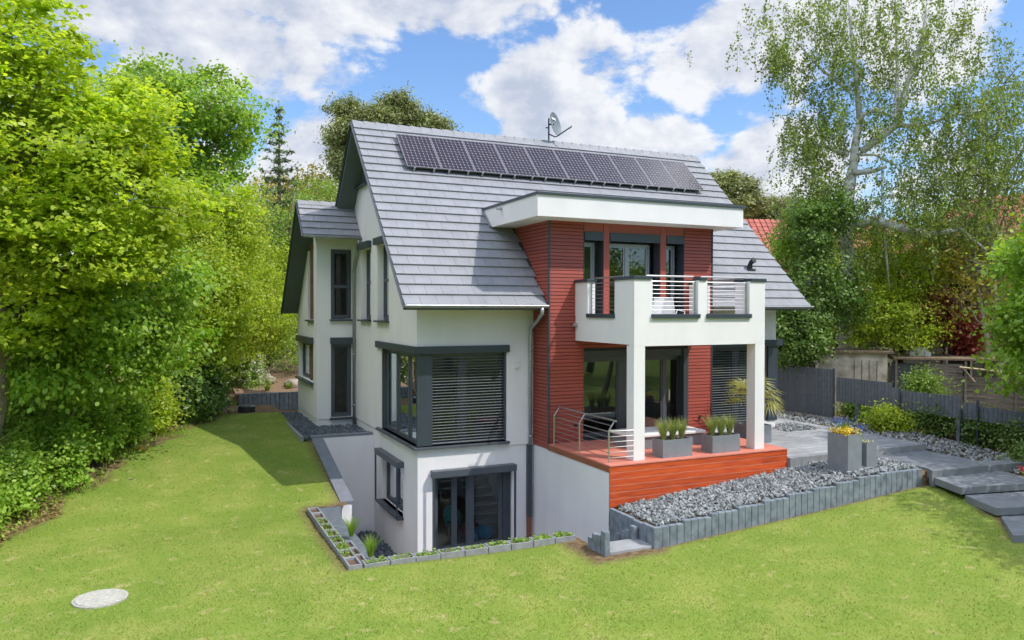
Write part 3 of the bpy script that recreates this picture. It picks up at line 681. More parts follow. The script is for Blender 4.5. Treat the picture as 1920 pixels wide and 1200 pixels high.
c = MB(); c.box(5.0-.06, 5.0+.02, FY-.05, FY, 3.25, 3.35); c.each('garden_socket', M['alu'], house)
c = MB(); c.tube([(10.94, .3, 4.8), (10.94, .25, 4.98)], [.1, .06], 10); c.tube([(10.94, .25, 4.98), (10.94, .1, 5.05)], [.07, .09], 10); c.box(10.8, 11.08, .18, .42, 4.72, 4.78); c.build('roof_vent', M['black'], tiles)

# ------------------------------------------------------------------ solar panels
def solar():
    t = thing('solar_panel', (0, 0, 0), 'first solar panel, nearest the gable with the triangular window', 'solar panel', 'solar panels in one row on the roof')
    W_, H_ = 1.057, 1.66; b = MB(); b.box(0, W_, 0, H_, .0, .036); b.build('panel_frame', M['frame'], t)
    b = MB(); b.box(.015, W_-.015, .015, H_-.015, .036, .038); b.build('backing_sheet', M['cellgap'], t)
    b = MB(); nx, ny = 8, 12; cw, chh = (W_-.05)/nx, (H_-.05)/ny
    for i in range(nx):
        for j in range(ny):
            x0, y0 = .025+i*cw+.004, .025+j*chh+.004; x1, y1 = x0+cw-.008, y0+chh-.008; k = .02
            b.face([(x0+k, y0, .0395), (x1-k, y0, .0395), (x1, y0+k, .0395), (x1, y1-k, .0395), (x1-k, y1, .0395), (x0+k, y1, .0395), (x0, y1-k, .0395), (x0, y0+k, .0395)])
    b.build('solar_cells', M['cell'], t)
    b = MB()
    for x in (.2, .8): b.box(x, x+.05, -.04, -.0, -.1, .03)
    b.each('mounting_bracket', M['alu'], t); return t
M['cell'] = mat('solar_cell', (.028, .02, .028), .18, .15, 5, c2=(.04, .028, .032)); M['cellgap'] = mat('solar_backing', (.26, .24, .25), .35, .05, 5); M['frame'] = mat('panel_frame_metal', (.13, .13, .14), .35, .05, 5, metal=.4)
sp = solar()
a45 = math.radians(45)
for k in range(10):
    o = sp if k == 0 else dup(sp, (0, 0, 0))
    lift = .12
    o.location = (.62+1.065*k, 3.02-.707*lift, 4.5+3.02+.707*lift); o.rotation_euler = (a45, 0, 0)
    if k: o['label'] = ORD[k]+' solar panel along the roof, counting from the gable with the triangular window' if k < 9 else 'last solar panel of the row, nearest the far right roof edge'

# satellite dish
dish = thing('satellite_dish', (6.05, 4.75, 9.2), 'grey satellite dish on a mast at the roof ridge', 'satellite dish')
c = MB(); c.tube([(6.13, 4.72, 9.1), (6.13, 4.72, 9.98)], .028, 8); c.tube([(6.13, 4.72, 9.66), (6.02, 4.74, 9.66)], .02, 6); c.tube([(6.13, 4.72, 9.78), (6.3, 4.66, 9.78)], .03, 6); c.build('mast', M['anth'], dish)
dc = Vector((6.32, 4.62, 9.78)); dn = Vector((.55, -.8, .22)).normalized(); du = Vector((0, 0, 1)); ds = dn.cross(du).normalized(); du = ds.cross(dn).normalized()
c = MB(); R_ = 6; S_ = 24
def dp(r, a, off=0): return dc+ds*(.36*r*math.cos(a))+du*(.42*r*math.sin(a))+dn*(.09*r*r+off-.06)
for off in (0, -.015):
    for i in range(R_):
        for j in range(S_):
            a, b_ = 2*math.pi*j/S_, 2*math.pi*(j+1)/S_; c.face([dp(i/R_, a, off), dp((i+1)/R_, a, off), dp((i+1)/R_, b_, off), dp(i/R_, b_, off)] if i else [dp(1/R_, a, off), dp(1/R_, b_, off), dp(0, 0, off)])
for j in range(S_):
    a, b_ = 2*math.pi*j/S_, 2*math.pi*(j+1)/S_; c.face([dp(1, a, 0), dp(1, b_, 0), dp(1, b_, -.015), dp(1, a, -.015)])
M['dish'] = mat('dish_grey', (.17, .2, .21), .4, .04, 4)
c.build('reflector', M['dish'], dish)
c = MB(); e = [dc+ds*x+du*z+dn*(-.02) for x, z in ((-.17, .17), (.12, .17), (.12, .24), (-.17, .24))]; c.face(e); c.build('name_plate', M['white'], dish)
c = MB(); p0 = dc-du*.42-dn*.06; p1 = dc-du*.3+dn*.5; c.tube([Vector((6.14, 4.72, 9.45)), p0-dn*.03, p0+dn*.04, p1], .022, 6); c.build('feed_arm', M['anth'], dish)
c = MB(); c.tube([p1-dn*.02, p1+dn*.09+du*.03], [.045, .03], 10); c.build('receiver_head', M['zinc'], dish)
c = MB(); c.box(6.7, 6.78, 4.45, 4.6, 9.1, 9.2)

# ------------------------------------------------------------------ deck
deck = thing('wooden_deck', (5.8, -2.4, -.9), 'raised coral-red wooden deck with orange timber front under the balcony', 'deck')
c = MB(); y = -3.925; 
while y < -.95:
    y2 = min(y+.139, -.925); x = 3.24
    for x2 in (5.1+.9*((int((y+4)*7)) % 2), 8.45): c.box(x, x2-.004, y, y2, .004, .03); x = x2
    y += .145
c.build('deck_boards', M['deck'], deck)
c = MB(); zs = [.0, -.142, -.29, -.438, -.586, -.734, -.92]
for k in range(6):
    cut = 4.1 if k % 2 else 5.6
    for a, b_ in ((3.25, cut), (cut, 7.6 if k % 2 else 8.43), (7.6, 8.43)):
        if b_-a > .1 and not (a == 7.6 and not k % 2): c.box(a+.001, b_-.001, -3.912, -3.885, zs[k+1]+.007, zs[k]-.007)
c.build('front_fascia', M['fascia'], deck)
c = MB(); c.box(3.251, 8.429, -3.904, -3.87, -.915, -.01); c.build('gap_highlight_board', M['gapglint'], deck)  # pale sheet behind the gaps, painted as the bevel highlight lines
c = MB(); c.box(8.41, 8.44, -3.885, -.95, -.92, 0); c.each('side_fascia', M['fasciab'], deck)
c = MB(); c.box(3.235, 3.249, -3.91, -.925, -.13, .003); c.each('side_fascia', M['fasciab'], deck)
c = MB(); c.box(3.25, 3.45, -3.86, .05, -3.4, -.125); c.build('side_wall', M['render'], deck)
for y in (-1.0, -2.32, -3.66):
    c = MB(); c.tube([(3.37, y, .03), (3.37, y, .78)], .02, 8); c.tube([(3.37, y, .77), (3.52, y, .98)], .014, 6); c.build('rail_post', M['steel'], deck)
for k in range(6):
    z = .14+.12*k; c = MB(); c.tube([(3.37, -.98, z), (3.37, -3.66, z), (4.04, -3.66, z)], .009 if k < 5 else .014, 6); c.build('rail_bar', M['steel'], deck)
c = MB(); c.tube([(3.45, -1.0, .87), (3.45, -3.66, .87)], .009, 6); c.build('rail_bar', M['steel'], deck)
c = MB(); c.tube([(3.52, -.95, .98), (3.52, -3.72, .98)], .022, 8); c.build('handrail', M['steel'], deck)
lp = thing('lounge_platform', (5.6, -2.0, .03), 'low grey lounge platform with a pale slab top, behind the grass planters', 'lounge bed')
c = MB(); c.box(4.75, 6.9, -2.55, -1.6, .03, .33); c.build('base', M['planter'], lp, bevel=.01)
c = MB(); c.box(4.7, 6.95, -2.6, -1.55, .33, .4); c.build('top', M['white'], lp, bevel=.015)

# ------------------------------------------------------------------ plants: tufts, palm, flowers
def tuft_verts(c, n, hmin, hmax, spread, wd, bend, seed, seg=4):
    r = np.random.default_rng(seed); a = r.uniform(0, 2*np.pi, n); h = r.uniform(hmin, hmax, n); rad = r.uniform(0, spread, n); b = r.uniform(.2, 1, n)*bend
    base = np.stack([c[0]+np.cos(a)*rad*.3, c[1]+np.sin(a)*rad*.3, np.full(n, c[2])], -1); out = []
    side = np.stack([-np.sin(a), np.cos(a), np.zeros(n)], -1)
    def pt(t): return base+np.stack([np.cos(a)*(b*h*t*t+rad*t*.5), np.sin(a)*(b*h*t*t+rad*t*.5), h*(t-.35*b*t**3)], -1)
    for k in range(seg):
        t0, t1 = k/seg, (k+1)/seg; p0, p1 = pt(t0), pt(t1); w0, w1 = wd*(1-t0*.85)/2, wd*(1-t1*.85)/2
        out.append(np.stack([p0-side*w0, p0+side*w0, p1+side*w1, p1-side*w1], 1))
    return np.concatenate(out, 0).reshape(-1, 3)
def tuft(name, loc, n, hmin, hmax, spread, wd, bend, m_, seed, label, cat, group=None):
    o = npmesh(name, tuft_verts((0, 0, 0), n, hmin, hmax, spread, wd, bend, seed), 4, m_); o.location = loc
    return tag(o, label, cat, group)
for k, (x, zt, lb) in enumerate(((5.235, .45, 'grey box planter with grasses on the deck edge, beside the left balcony column'), (6.68, .45, 'grey box planter with grasses on the deck edge, nearer the right balcony column'))):
    t = thing('planter_box', (x, -3.5, .03), lb, 'planter', 'grey box planters on the deck')
    x0, x1, y0, y1 = x-.42, x+.42, -3.71, -3.28
    c = MB(); c.box(x0, x1, y0, y0+.02, .03, .45); c.box(x0, x1, y1-.02, y1, .03, .45); c.box(x0, x0+.02, y0+.02, y1-.02, .03, .45); c.box(x1-.02, x1, y0+.02, y1-.02, .03, .45); c.box(x0+.02, x1-.02, y0+.02, y1-.02, .03, .06)
    c.build('shell', M['planter'], t)
    c = MB(); c.box(x0+.02, x1-.02, y0+.02, y1-.02, .06, .41); c.build('soil', M['soil'], t)
    for j in range(3): tuft('grass_tuft', (x-.27+.27*j, -3.5, .41), 260, .3, .6, .14, .013, .55, F['tuft'], 20+k*3+j, f"{['left','middle','right'][j]} clump of green ornamental grass in the {'left' if k == 0 else 'right'} grey box planter on the deck", 'ornamental grass', 'ornamental grasses in box planters')
def cubeplanter(cx, cy, s, z0, z1, rot, label):
    t = thing('tall_planter', (cx, cy, z0), label, 'planter', 'tall grey planters'); ca, sa = math.cos(rot), math.sin(rot)
    def P(u, v): return (cx+u*ca-v*sa, cy+u*sa+v*ca)
    h = s/2; c = MB(); o_ = [P(-h, -h), P(h, -h), P(h, h), P(-h, h)]; i_ = [P(-h+.02, -h+.02), P(h-.02, -h+.02), P(h-.02, h-.02), P(-h+.02, h-.02)]
    for k in range(4):
        a, b_ = o_[k], o_[(k+1) % 4]; ai, bi = i_[k], i_[(k+1) % 4]
        c.face([(*a, z0), (*b_, z0), (*b_, z1), (*a, z1)]); c.face([(*a, z1), (*b_, z1), (*bi, z1), (*ai, z1)]); c.face([(*ai, z1-.05), (*ai, z1), (*bi, z1), (*bi, z1-.05)])
    c.face([(*p, z0) for p in o_]); c.build('shell', M['planter'], t)
    c = MB(); c.face([(*p, z1-.04) for p in i_]); c.build('soil', M['soil'], t); return t
cubeplanter(9.27, -4.93, .55, -.42, .52, math.radians(8), 'tall grey square planter full of yellow pansies on the gravel bed')
cubeplanter(9.98, -4.88, .42, -.4, .26, math.radians(8), 'shorter grey planter with white and pink flowers beside the tall one')
cubeplanter(9.28, -1.72, .72, -.2, .3, 0, 'wide grey planter holding the palm behind the right balcony column')
def scatter_quads(c, n, rad, size, zr, seed, up=1.0):
    r = np.random.default_rng(seed); p = np.stack([c[0]+r.uniform(-rad, rad, n), c[1]+r.uniform(-rad, rad, n), c[2]+r.uniform(*zr, n)], -1)
    nrm = r.normal(0, .5, (n, 3)); nrm[:, 2] += up; nrm /= np.linalg.norm(nrm, axis=1)[:, None]
    a = np.cross(nrm, r.normal(0, 1, (n, 3))); a /= np.linalg.norm(a, axis=1)[:, None]; b = np.cross(nrm, a); s = size*r.uniform(.6, 1.1, n)[:, None]/2
    ang = [0, 60, 120, 180, 240, 300]
    return np.stack([p+a*s*math.cos(math.radians(q))+b*s*math.sin(math.radians(q)) for q in ang], 1).reshape(-1, 3)
o = npmesh('pansies', scatter_quads((0, 0, 0), 330, .27, .06, (.02, .15), 5), 6, F['yellow']); o.location = (9.27, -4.93, .48); tag(o, 'mass of yellow pansies spilling over the tall grey planter', 'flowers')
o = npmesh('blue_sage', tuft_verts((0, 0, 0), 60, .12, .33, .2, .012, .3, 6), 4, F['fresh']); o.location = (9.25, -4.85, .5); tag(o, 'blue flower spikes with green stems at the back of the tall planter', 'flowers')
r = np.random.default_rng(8); pv = []
for k in range(12):
    a = r.uniform(0, 3.14); q = r.uniform(.02, .27); h = r.uniform(.24, .4); pv.append(scatter_quads((math.cos(a)*q, math.sin(a)*q, 0), 12, .014, .03, (h-.12, h), 100+k, .2))
f = npmesh('petals', np.concatenate(pv)+np.array([9.25, -4.85, .5]), 6, F['blue'], o); 
o = npmesh('blue_sage', tuft_verts((0, 0, 0), 40, .12, .33, .12, .012, .3, 9), 4, F['mid']); o.location = (9.95, -4.8, .22); tag(o, 'blue flower spikes behind the white flowers of the shorter planter', 'flowers')
f = npmesh('petals', np.concatenate([scatter_quads((r.uniform(-.12, .12), r.uniform(-.1, .1), 0), 10, .013, .028, (.28, .4), 200+k, .2) for k in range(12)])+np.array([9.95, -4.8, .22]), 6, F['blue'], o)
o = npmesh('bedding_flowers', scatter_quads((0, 0, 0), 70, .18, .05, (.02, .08), 11), 6, F['white']); o.location = (9.98, -4.9, .22); tag(o, 'low white flowers over the rim of the shorter planter', 'flowers')
# palm
palm = thing('palm', (9.3, -1.72, .31), 'yellow-green fan palm in the grey planter behind the right column', 'palm')
c = MB(); c.tube([(9.3, -1.72, .31), (9.33, -1.73, .6), (9.3, -1.72, .95)], [.09, .08, .06], 8); c.build('trunk', M['bark'], palm)
r = np.random.default_rng(12); pv = []; stem = MB()
for k in range(15):
    a = 2*math.pi*k/15*2.4; elv = r.uniform(-.25, 1.1); ln = r.uniform(.3, .55); d = np.array([math.cos(a)*math.cos(elv), math.sin(a)*math.cos(elv), math.sin(elv)])
    o0 = np.array([9.3, -1.72, .95]); e = o0+d*ln; stem.tube([tuple(o0), tuple(e)], .007, 4)
    side = np.cross(d, [0, 0, 1]); side /= np.linalg.norm(side); up = np.cross(side, d)
    for j in range(17):
        t = math.radians(-100+200*j/16); q = d*math.cos(t)+side*math.sin(t); L_ = r.uniform(.42, .6); wv = np.cross(q, up)*.016
        m1 = e+q*L_*.55+up*.03; t1 = e+q*L_+np.array([0, 0, -.16*L_])+up*-.05
        pv += [e, e+wv*.2, m1+wv, m1-wv]; pv += [m1-wv, m1+wv, t1+wv*.15, t1-wv*.15]
stem.build('leaf_stalks', M['bark'], palm); npmesh('fronds', np.array(pv), 4, F['palm'], palm)

# ------------------------------------------------------------------ palisade walls
pal = thing('palisade_wall', (7, -5.6, -1.3), 'stepped retaining wall of blue-grey upright stones in front of the gravel bed', 'retaining wall')
x = 3.42; k = 0; rr = random.Random(5)
while x < 11.05:
    top = -.9+.062*((k+1)//4)*1.0+rr.uniform(-.006, .006); top = min(top, -.37); bot = float(gh(x, -5.8))-.25
    c = MB(); c.box(x, x+.168, -5.66, -5.54, bot, top); c.build('palisade_stone', M['stoneP'], pal, bevel=.012); x += .178; k += 1
for j, (y, zt) in enumerate(((-5.48, -.9), (-5.3, -.9), (-5.12, -.92), (-4.94, -.92), (-4.76, -.9), (-4.58, -.9), (-4.4, -.9), (-4.22, -.9), (-4.04, -.9))):
    c = MB(); c.box(3.2, 3.3, y-.1, y+.072, -3.3, zt); c.build('palisade_stone', M['stoneP'], pal, bevel=.012)
c = MB(); c.box(3.2, 3.41, -5.67, -5.585, -1.6, -.895); c.build('palisade_stone', M['stoneP'], pal, bevel=.012)
stp = thing('garden_steps', (2.7, -5.2, -1.4), 'pale slab step with flanking stones leading down to the basement terrace', 'steps')
c = MB(); c.box(2.2, 3.25, -5.62, -5.02, -1.42, -1.27); c.build('step_slab', M['paver'], stp, bevel=.01)
for k in range(5):
    c = MB(); c.box(2.15, 3.25, -5.02+.26*k, -4.74+.26*k, -1.75-.17*k, -1.44-.17*k); c.build('step_slab', M['capst'], stp, bevel=.01)
for j, (y, zt) in enumerate(((-5.54, -.86), (-5.36, -.98), (-5.2, -1.0), (-5.03, -1.12))):
    c = MB(); c.box(2.07, 2.19, y-.09, y+.07, -1.9, zt); c.build('flanking_stone', M['stoneP'], stp, bevel=.012)
for j, (y, zt) in enumerate(((-5.05, -1.0), (-4.87, -1.13), (-4.7, -1.2), (-4.5, -1.3))):
    c = MB(); c.box(3.07, 3.17, y-.09, y+.075, -2.4, zt); c.build('flanking_stone', M['stoneP'], stp, bevel=.012)
# back raised bed palisades
rb = thing('palisade_wall', (-2, 14.4, -.2), 'dark upright-stone edging of the raised bed at the far end of the lawn', 'retaining wall')
x = -3.2
while x < -.1: c = MB(); c.box(x, x+.155, 12.2, 12.32, -.6, .27); c.build('palisade_stone', M['stoneP'], rb, bevel=.012); x += .165
o = MB()
o.hexa([(-4, 12.32, -.5), (4, 12.32, -.5), (4, 22, -.5), (-4, 22, -.5), (-3.3, 12.32, .24), (4, 12.32, .24), (4, 22, .9), (-3.3, 22, .9)]); tag(o.build('raised_bed', M['mulch']), kind='structure')

# ------------------------------------------------------------------ paving
pv_ = MB(); rr = random.Random(3)
def paved(mb, x0, x1, y0, y1, z, lx, ly, gap=.012, hole=None):
    j = 0; y = y0
    while y < y1-.02:
        ye = min(y+ly, y1); x = x0-(j % 2)*lx/2; j += 1
        while x < x1-.02:
            a, b_ = max(x, x0), min(x+lx, x1); x += lx
            if b_-a < .03 or (hole and hole((a+b_)/2, (y+ye)/2)): continue
            mb.box(a, b_-gap, y, ye-gap*1.2, z-.08, z+rr.uniform(-.002, .002))
        y = ye
paved(pv_, 8.46, 13.4, -3.78, 3.0, -.2, .6, .3, hole=lambda x, y: (11.6 < x < 12.9 and -.8 < y < .4) or (x < 11.8 and y > -.1))
tag(pv_.build('patio', M['paver']), kind='structure')
c = MB(); c.box(8.45, 13.4, -4.0, -3.79, -.5, -.195); tag(c.build('patio_kerb', M['block'], bevel=.008), kind='structure')
ts = thing('terrace_steps', (12, -6, -.9), 'broad dark slab steps fanning down from the patio to the lawn', 'steps')
def qslab(pts, z, th=.17):
    c = MB(); c.prism(pts, z-th, z); c.build('step_slab', M['paverdk'], ts, bevel=.01)
qslab([(11.25, -5.75), (13.3, -5.6), (13.35, -3.99), (11.35, -3.99)], -.37, .25)
qslab([(11.05, -5.93), (14.4, -6.2), (14.5, -5.95), (13.3, -5.62), (11.2, -5.73)], -.365, .4)
qslab([(11.12, -5.94), (13.4, -6.1), (13.0, -7.3), (10.72, -6.9)], -.53)
qslab([(10.78, -6.95), (12.8, -7.35), (12.2, -8.5), (10.32, -7.97)], -.7)
qslab([(10.4, -8.02), (12.2, -8.55), (11.3, -9.9), (9.25, -9.0)], -.87)
qslab([(9.3, -9.1), (11.3, -9.95), (10.2, -11.2), (8.2, -10.2)], -1.04)

# ------------------------------------------------------------------ gravel: modelled chippings
ICO = None
def stones(name, n, region, zf, smin, smax, material, label, seed):
    r = np.random.default_rng(seed); pts = []
    while len(pts) < n:
        x, y = region(r)
        if x is None: continue
        pts.append((x, y))
    pts = np.array(pts); z = zf(pts[:, 0], pts[:, 1])+r.uniform(-.015, .045, n)
    base = np.array([(1,0,0),(-1,0,0),(0,1,0),(0,-1,0),(0,0,1),(0,0,-1)], float)
    s = r.uniform(smin, smax, (n, 1, 1))*np.stack([r.uniform(.7, 1.3, n), r.uniform(.5, 1, n), r.uniform(.35, .7, n)], -1)[:, None, :]
    v = base[None]*s*.5*r.uniform(.75, 1.25, (n, 6, 1))+r.normal(0, .15, (n, 6, 3))*s*.5
    q = r.normal(0, 1, (n, 4)); q /= np.linalg.norm(q, axis=1)[:, None]; w_, x_, y_, z_ = q.T
    R3 = np.stack([1-2*(y_*y_+z_*z_), 2*(x_*y_-z_*w_), 2*(x_*z_+y_*w_), 2*(x_*y_+z_*w_), 1-2*(x_*x_+z_*z_), 2*(y_*z_-x_*w_), 2*(x_*z_-y_*w_), 2*(y_*z_+x_*w_), 1-2*(x_*x_+y_*y_)], -1).reshape(n, 3, 3)
    v = np.einsum('nij,nkj->nki', R3, v); v += np.stack([pts[:, 0], pts[:, 1], z], -1)[:, None, :]
    fc = np.array([(0,2,4),(2,1,4),(1,3,4),(3,0,4),(2,0,5),(1,2,5),(3,1,5),(0,3,5)])
    me = bpy.data.meshes.new(name); V2 = v.reshape(-1, 3); F2 = (fc[None]+(np.arange(n)*6)[:, None, None]).reshape(-1, 3)
    me.from_pydata(V2.tolist(), [], F2.tolist()); me.materials.append(material); o = bpy.data.objects.new(name, me); COL.objects.link(o); tag(o, label, 'gravel', kind='stuff'); return o
def rect(x0, x1, y0, y1, rej=None):
    def f(r):
        x, y = r.uniform(x0, x1), r.uniform(y0, y1)
        return (None, None) if rej and rej(x, y) else (x, y)
    return f
gz = lambda x, y: gh(x, y)+.05
stones('gravel_bed', 5200, rect(3.42, 11.15, -5.5, -3.93, lambda x, y: y > -4.02 and x > 8.44), gz, .07, .15, M['gravel'], 'light grey stone chippings in the bed below the deck', 1)
stones('fence_gravel', 3000, rect(13.42, 15.4, -6.4, 5.5, lambda x, y: y < -3.9 and x < 13.6), gz, .07, .15, M['gravel'], 'grey stone chippings along the privacy fence', 2)
stones('corner_gravel', 500, rect(11.5, 12.95, -.85, .45, lambda x, y: y > 0 and x < 11.8), lambda x, y: x*0-.22, .06, .12, M['gravel'], 'small patch of chippings by the house corner on the patio', 3)
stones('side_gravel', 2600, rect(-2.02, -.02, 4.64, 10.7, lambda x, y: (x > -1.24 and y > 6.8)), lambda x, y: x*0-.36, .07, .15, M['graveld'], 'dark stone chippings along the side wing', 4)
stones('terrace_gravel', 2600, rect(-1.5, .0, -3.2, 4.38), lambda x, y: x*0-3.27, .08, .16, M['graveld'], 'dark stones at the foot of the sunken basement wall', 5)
c = MB(); c.box(-2.12, -2.03, 4.62, 10.4, -.7, -.27); c.build
ek = tag(c.build('edging_kerb', M['block'], bevel=.01), 'narrow grey kerb between the lawn and the dark side gravel', 'kerb')

# ------------------------------------------------------------------ sunken terrace
c = MB(); c.box(-2.42, 3.26, -4.17, 4.5, -3.5, -3.3); tag(c.build('terrace_floor', M['paver']), kind='structure')
rw = thing('retaining_wall', (-1.67, 2.5, -3.3), 'white retaining wall with sloping grey coping beside the sunken basement terrace', 'retaining wall')
def ctop(y): return -1.24+(y-.38)*(.99/4.24)
c = MB(); c.hexa([(-1.8, .41, -3.4), (-1.55, .41, -3.4), (-1.55, 4.6, -3.4), (-1.8, 4.6, -3.4), (-1.8, .41, ctop(.41)-.06), (-1.55, .41, ctop(.41)-.06), (-1.55, 4.6, ctop(4.6)-.06), (-1.8, 4.6, ctop(4.6)-.06)])
c.box(-1.55, .05, 4.42, 4.62, -3.4, -.31); c.build('wall_body', M['render'], rw)
for a, b_ in ((.38, 1.75), (1.755, 3.15), (3.155, 4.4)):
    c = MB(); c.hexa([(-1.84, a, ctop(a)-.06), (-1.51, a, ctop(a)-.06), (-1.51, b_, ctop(b_)-.06), (-1.84, b_, ctop(b_)-.06), (-1.84, a, ctop(a)), (-1.51, a, ctop(a)), (-1.51, b_, ctop(b_)), (-1.84, b_, ctop(b_))]); c.build('coping_slab', M['capst'], rw, bevel=.006)
c = MB(); c.hexa([(-1.84, 4.405, -.31), (.0, 4.405, -.31), (.0, 4.66, -.31), (-1.84, 4.66, -.31), (-1.84, 4.405, -.25), (.0, 4.405, -.25), (.0, 4.66, -.25), (-1.84, 4.66, -.25)]); c.build('coping_slab', M['capst'], rw, bevel=.006)
# inner banks
c = MB(); c.box(-2.42, -2.3, -4.17, .2, -3.4, -1.42); c.box(-2.3, 2.15, -4.17, -4.05, -3.4, -1.42); c.box(-2.42, -1.86, .2, .36, -3.4, -1.3)
tag(c.build('terrace_bank_wall', M['planter']), 'dark block wall lining the sunken terrace below the planting blocks', 'retaining wall')
pk = thing('planting_kerb', (-2.6, -4.3, -1.4), 'kerb of hollow grey planting blocks around the sunken terrace', 'kerb')
def pblock(x0, x1, y0, y1, z0, z1, t=.035):
    c = MB(); c.box(x0, x1, y0, y0+t, z0, z1); c.box(x0, x1, y1-t, y1, z0, z1); c.box(x0, x0+t, y0+t, y1-t, z0, z1); c.box(x1-t, x1, y0+t, y1-t, z0, z1)
    o = c.build('planting_block', M['block'], pk, bevel=.006); c = MB(); c.box(x0+t, x1-t, y0+t, y1-t, z0, z1-.05); c.build('soil', M['soil'], o)
spots = []
for k in range(9):
    x0 = -2.42+.5*k+.02; pblock(x0, x0+.485, -4.46, -4.19, -1.45, -1.235+.008*(k % 2)); spots.append((x0+.24, -4.32, -1.275, 1))
for k in range(9):
    y0 = -4.46+.5*k; pblock(-2.7, -2.44, y0, y0+.485, -1.45, -1.22); spots.append((-2.57, y0+.24, -1.26, 0))
for k in range(4):
    y0 = -4.15+.5*k; pblock(-2.4, -2.14, y0, y0+.485, -1.75, -1.45)
r = random.Random(4)
pl_labels = {}
for k, (x, y, z, fr) in enumerate(spots):
    if k in (9, 17, 16): continue
    n = 45+int(r.random()*110); v = scatter_quads((0, 0, 0), n, .17, .055, (-.01, .09), 50+k)*np.array([1.2 if fr else .7, .7 if fr else 1.2, 1]*1)[None]
    o = npmesh('creeping_plant', v, 6, F['fresh'] if k % 3 else F['mid']); o.location = (x, y, z)
    i = k if fr else k-9
    tag(o, (f'{ORD[i]} green creeping plant in the front planting kerb, counting from its left corner' if fr else f'{ORD[i]} green creeping plant in the left planting kerb, counting back from the front corner'), 'plant', 'creeping plants in the planting kerb')
for k, (x, y, lb) in enumerate(((-2.0, -1.55, 'bushy green grass tuft beside the end of the white retaining wall'), (-1.95, -3.1, 'bright green grass tuft near the front corner of the sunken terrace'))):
    tuft('grass_tuft', (x, y, -1.55), 260, .25, .5, .16, .01, .5, F['fresh'], 70+k, lb, 'ornamental grass', 'grass tufts by the sunken terrace')
c = MB(); c.box(-2.3, -1.82, -4.04, .2, -3.3, -1.62); tag(c.build('planted_bank', M['graveld']), kind='structure')
# manhole cover, drum
mh = thing('manhole_cover', (-6.76, -4.02, -1.33), 'round pale concrete manhole cover set in the lawn', 'manhole cover')
zz = float(gh(-6.76, -4.02))
c = MB(); c.cyl((-6.76, -4.02), .37, zz-.05, zz+.035, 40); c.build('cover', M['concrete'], mh, bevel=.006)
c = MB()
for k in range(40):
    a, b_ = 2*math.pi*k/40, 2*math.pi*(k+1)/40
    p = [(-6.76+q*math.cos(t_), -4.02+q*math.sin(t_)) for q, t_ in ((.375, a), (.42, a), (.42, b_), (.375, b_))]
    c.prism(p, zz-.05, zz+.028)
c.build('ring', M['concrete'], mh)
dm = thing('garden_drum', (-3.1, 10.3, -.2), 'low black round drain cover with a grey lid at the end of the lawn', 'drain cover')
c = MB(); c.cyl((-3.1, 10.4), .3, -.25, .02, 24); c.build('body', M['black'], dm); c = MB(); c.cyl((-3.1, 10.4), .31, .02, .06, 24, r2=.27); c.build('lid', M['anthlt'], dm)

# ------------------------------------------------------------------ things seen through the patio door and on the balcony
ch = thing('shell_chair', (1.3, .95, -2.72), 'turquoise shell chair with wooden legs inside the basement door', 'chair')
c = MB(); n_ = 12; m_ = 7
def sh_(i, j):
    a = math.pi*(i/n_)*1.15-math.pi*.075; t_ = j/(m_-1); hh = .45*t_*(.45+.55*max(0, math.sin(a)))
    rad = .2+.05*t_; return (1.3+rad*math.cos(a)*1.05, .95+.02+rad*math.sin(a), -2.72+.43+hh+.0)
for i in range(n_):
    for j in range(m_-1): c.face([sh_(i, j), sh_(i+1, j), sh_(i+1, j+1), sh_(i, j+1)])
c.face([sh_(i, 0) for i in range(n_+1)]); o = c.build('seat_shell', M['turq'], ch, smooth=True); sm = o.modifiers.new('thick', 'SOLIDIFY'); sm.thickness = .02
for dx, dy in ((-.14, -.1), (.14, -.1), (-.12, .16), (.12, .16)):
    c = MB(); c.tube([(1.3+dx*.7, .97+dy*.7, -2.3), (1.3+dx*1.4, .97+dy*1.4, -2.72)], [.016, .012], 6); c.build('leg', M['plank'], ch)
def lump(name, c0, rx, ry, rz, material, label, cat, seed):
    r = random.Random(seed); c = MB(); nu, nv = 14, 8; P = {}
    for i in range(nu):
        for j in range(nv+1):
            t_ = math.pi*j/nv; a = 2*math.pi*i/nu; k = 1+.18*math.sin(3*a+seed)*math.sin(t_)+r.uniform(-.08, .08)
            P[i, j] = (c0[0]+rx*k*math.sin(t_)*math.cos(a), c0[1]+ry*k*math.sin(t_)*math.sin(a), max(c0[2], c0[2]+rz*.7+rz*k*math.cos(t_)))
    for i in range(nu):
        for j in range(nv): c.face([P[i, j], P[(i+1) % nu, j], P[(i+1) % nu, j+1], P[i, j+1]])
    return tag(c.build(name, material), label, cat)
lump('fabric_bag', (2.15, .75, -2.72), .3, .22, .2, M['bluef'], 'crumpled blue bag on the floor inside the basement door', 'bag', 1)
lump('fabric_bag', (1.7, .6, -2.72), .16, .16, .16, M['bluef'], 'small blue bundle beside the chair leg inside the basement door', 'bag', 2)
lump('toy_bucket', (1.85, 1.15, -2.72), .2, .14, .2, M['redf'], 'red toy lying on the basement floor behind the blue bag', 'toy', 3)
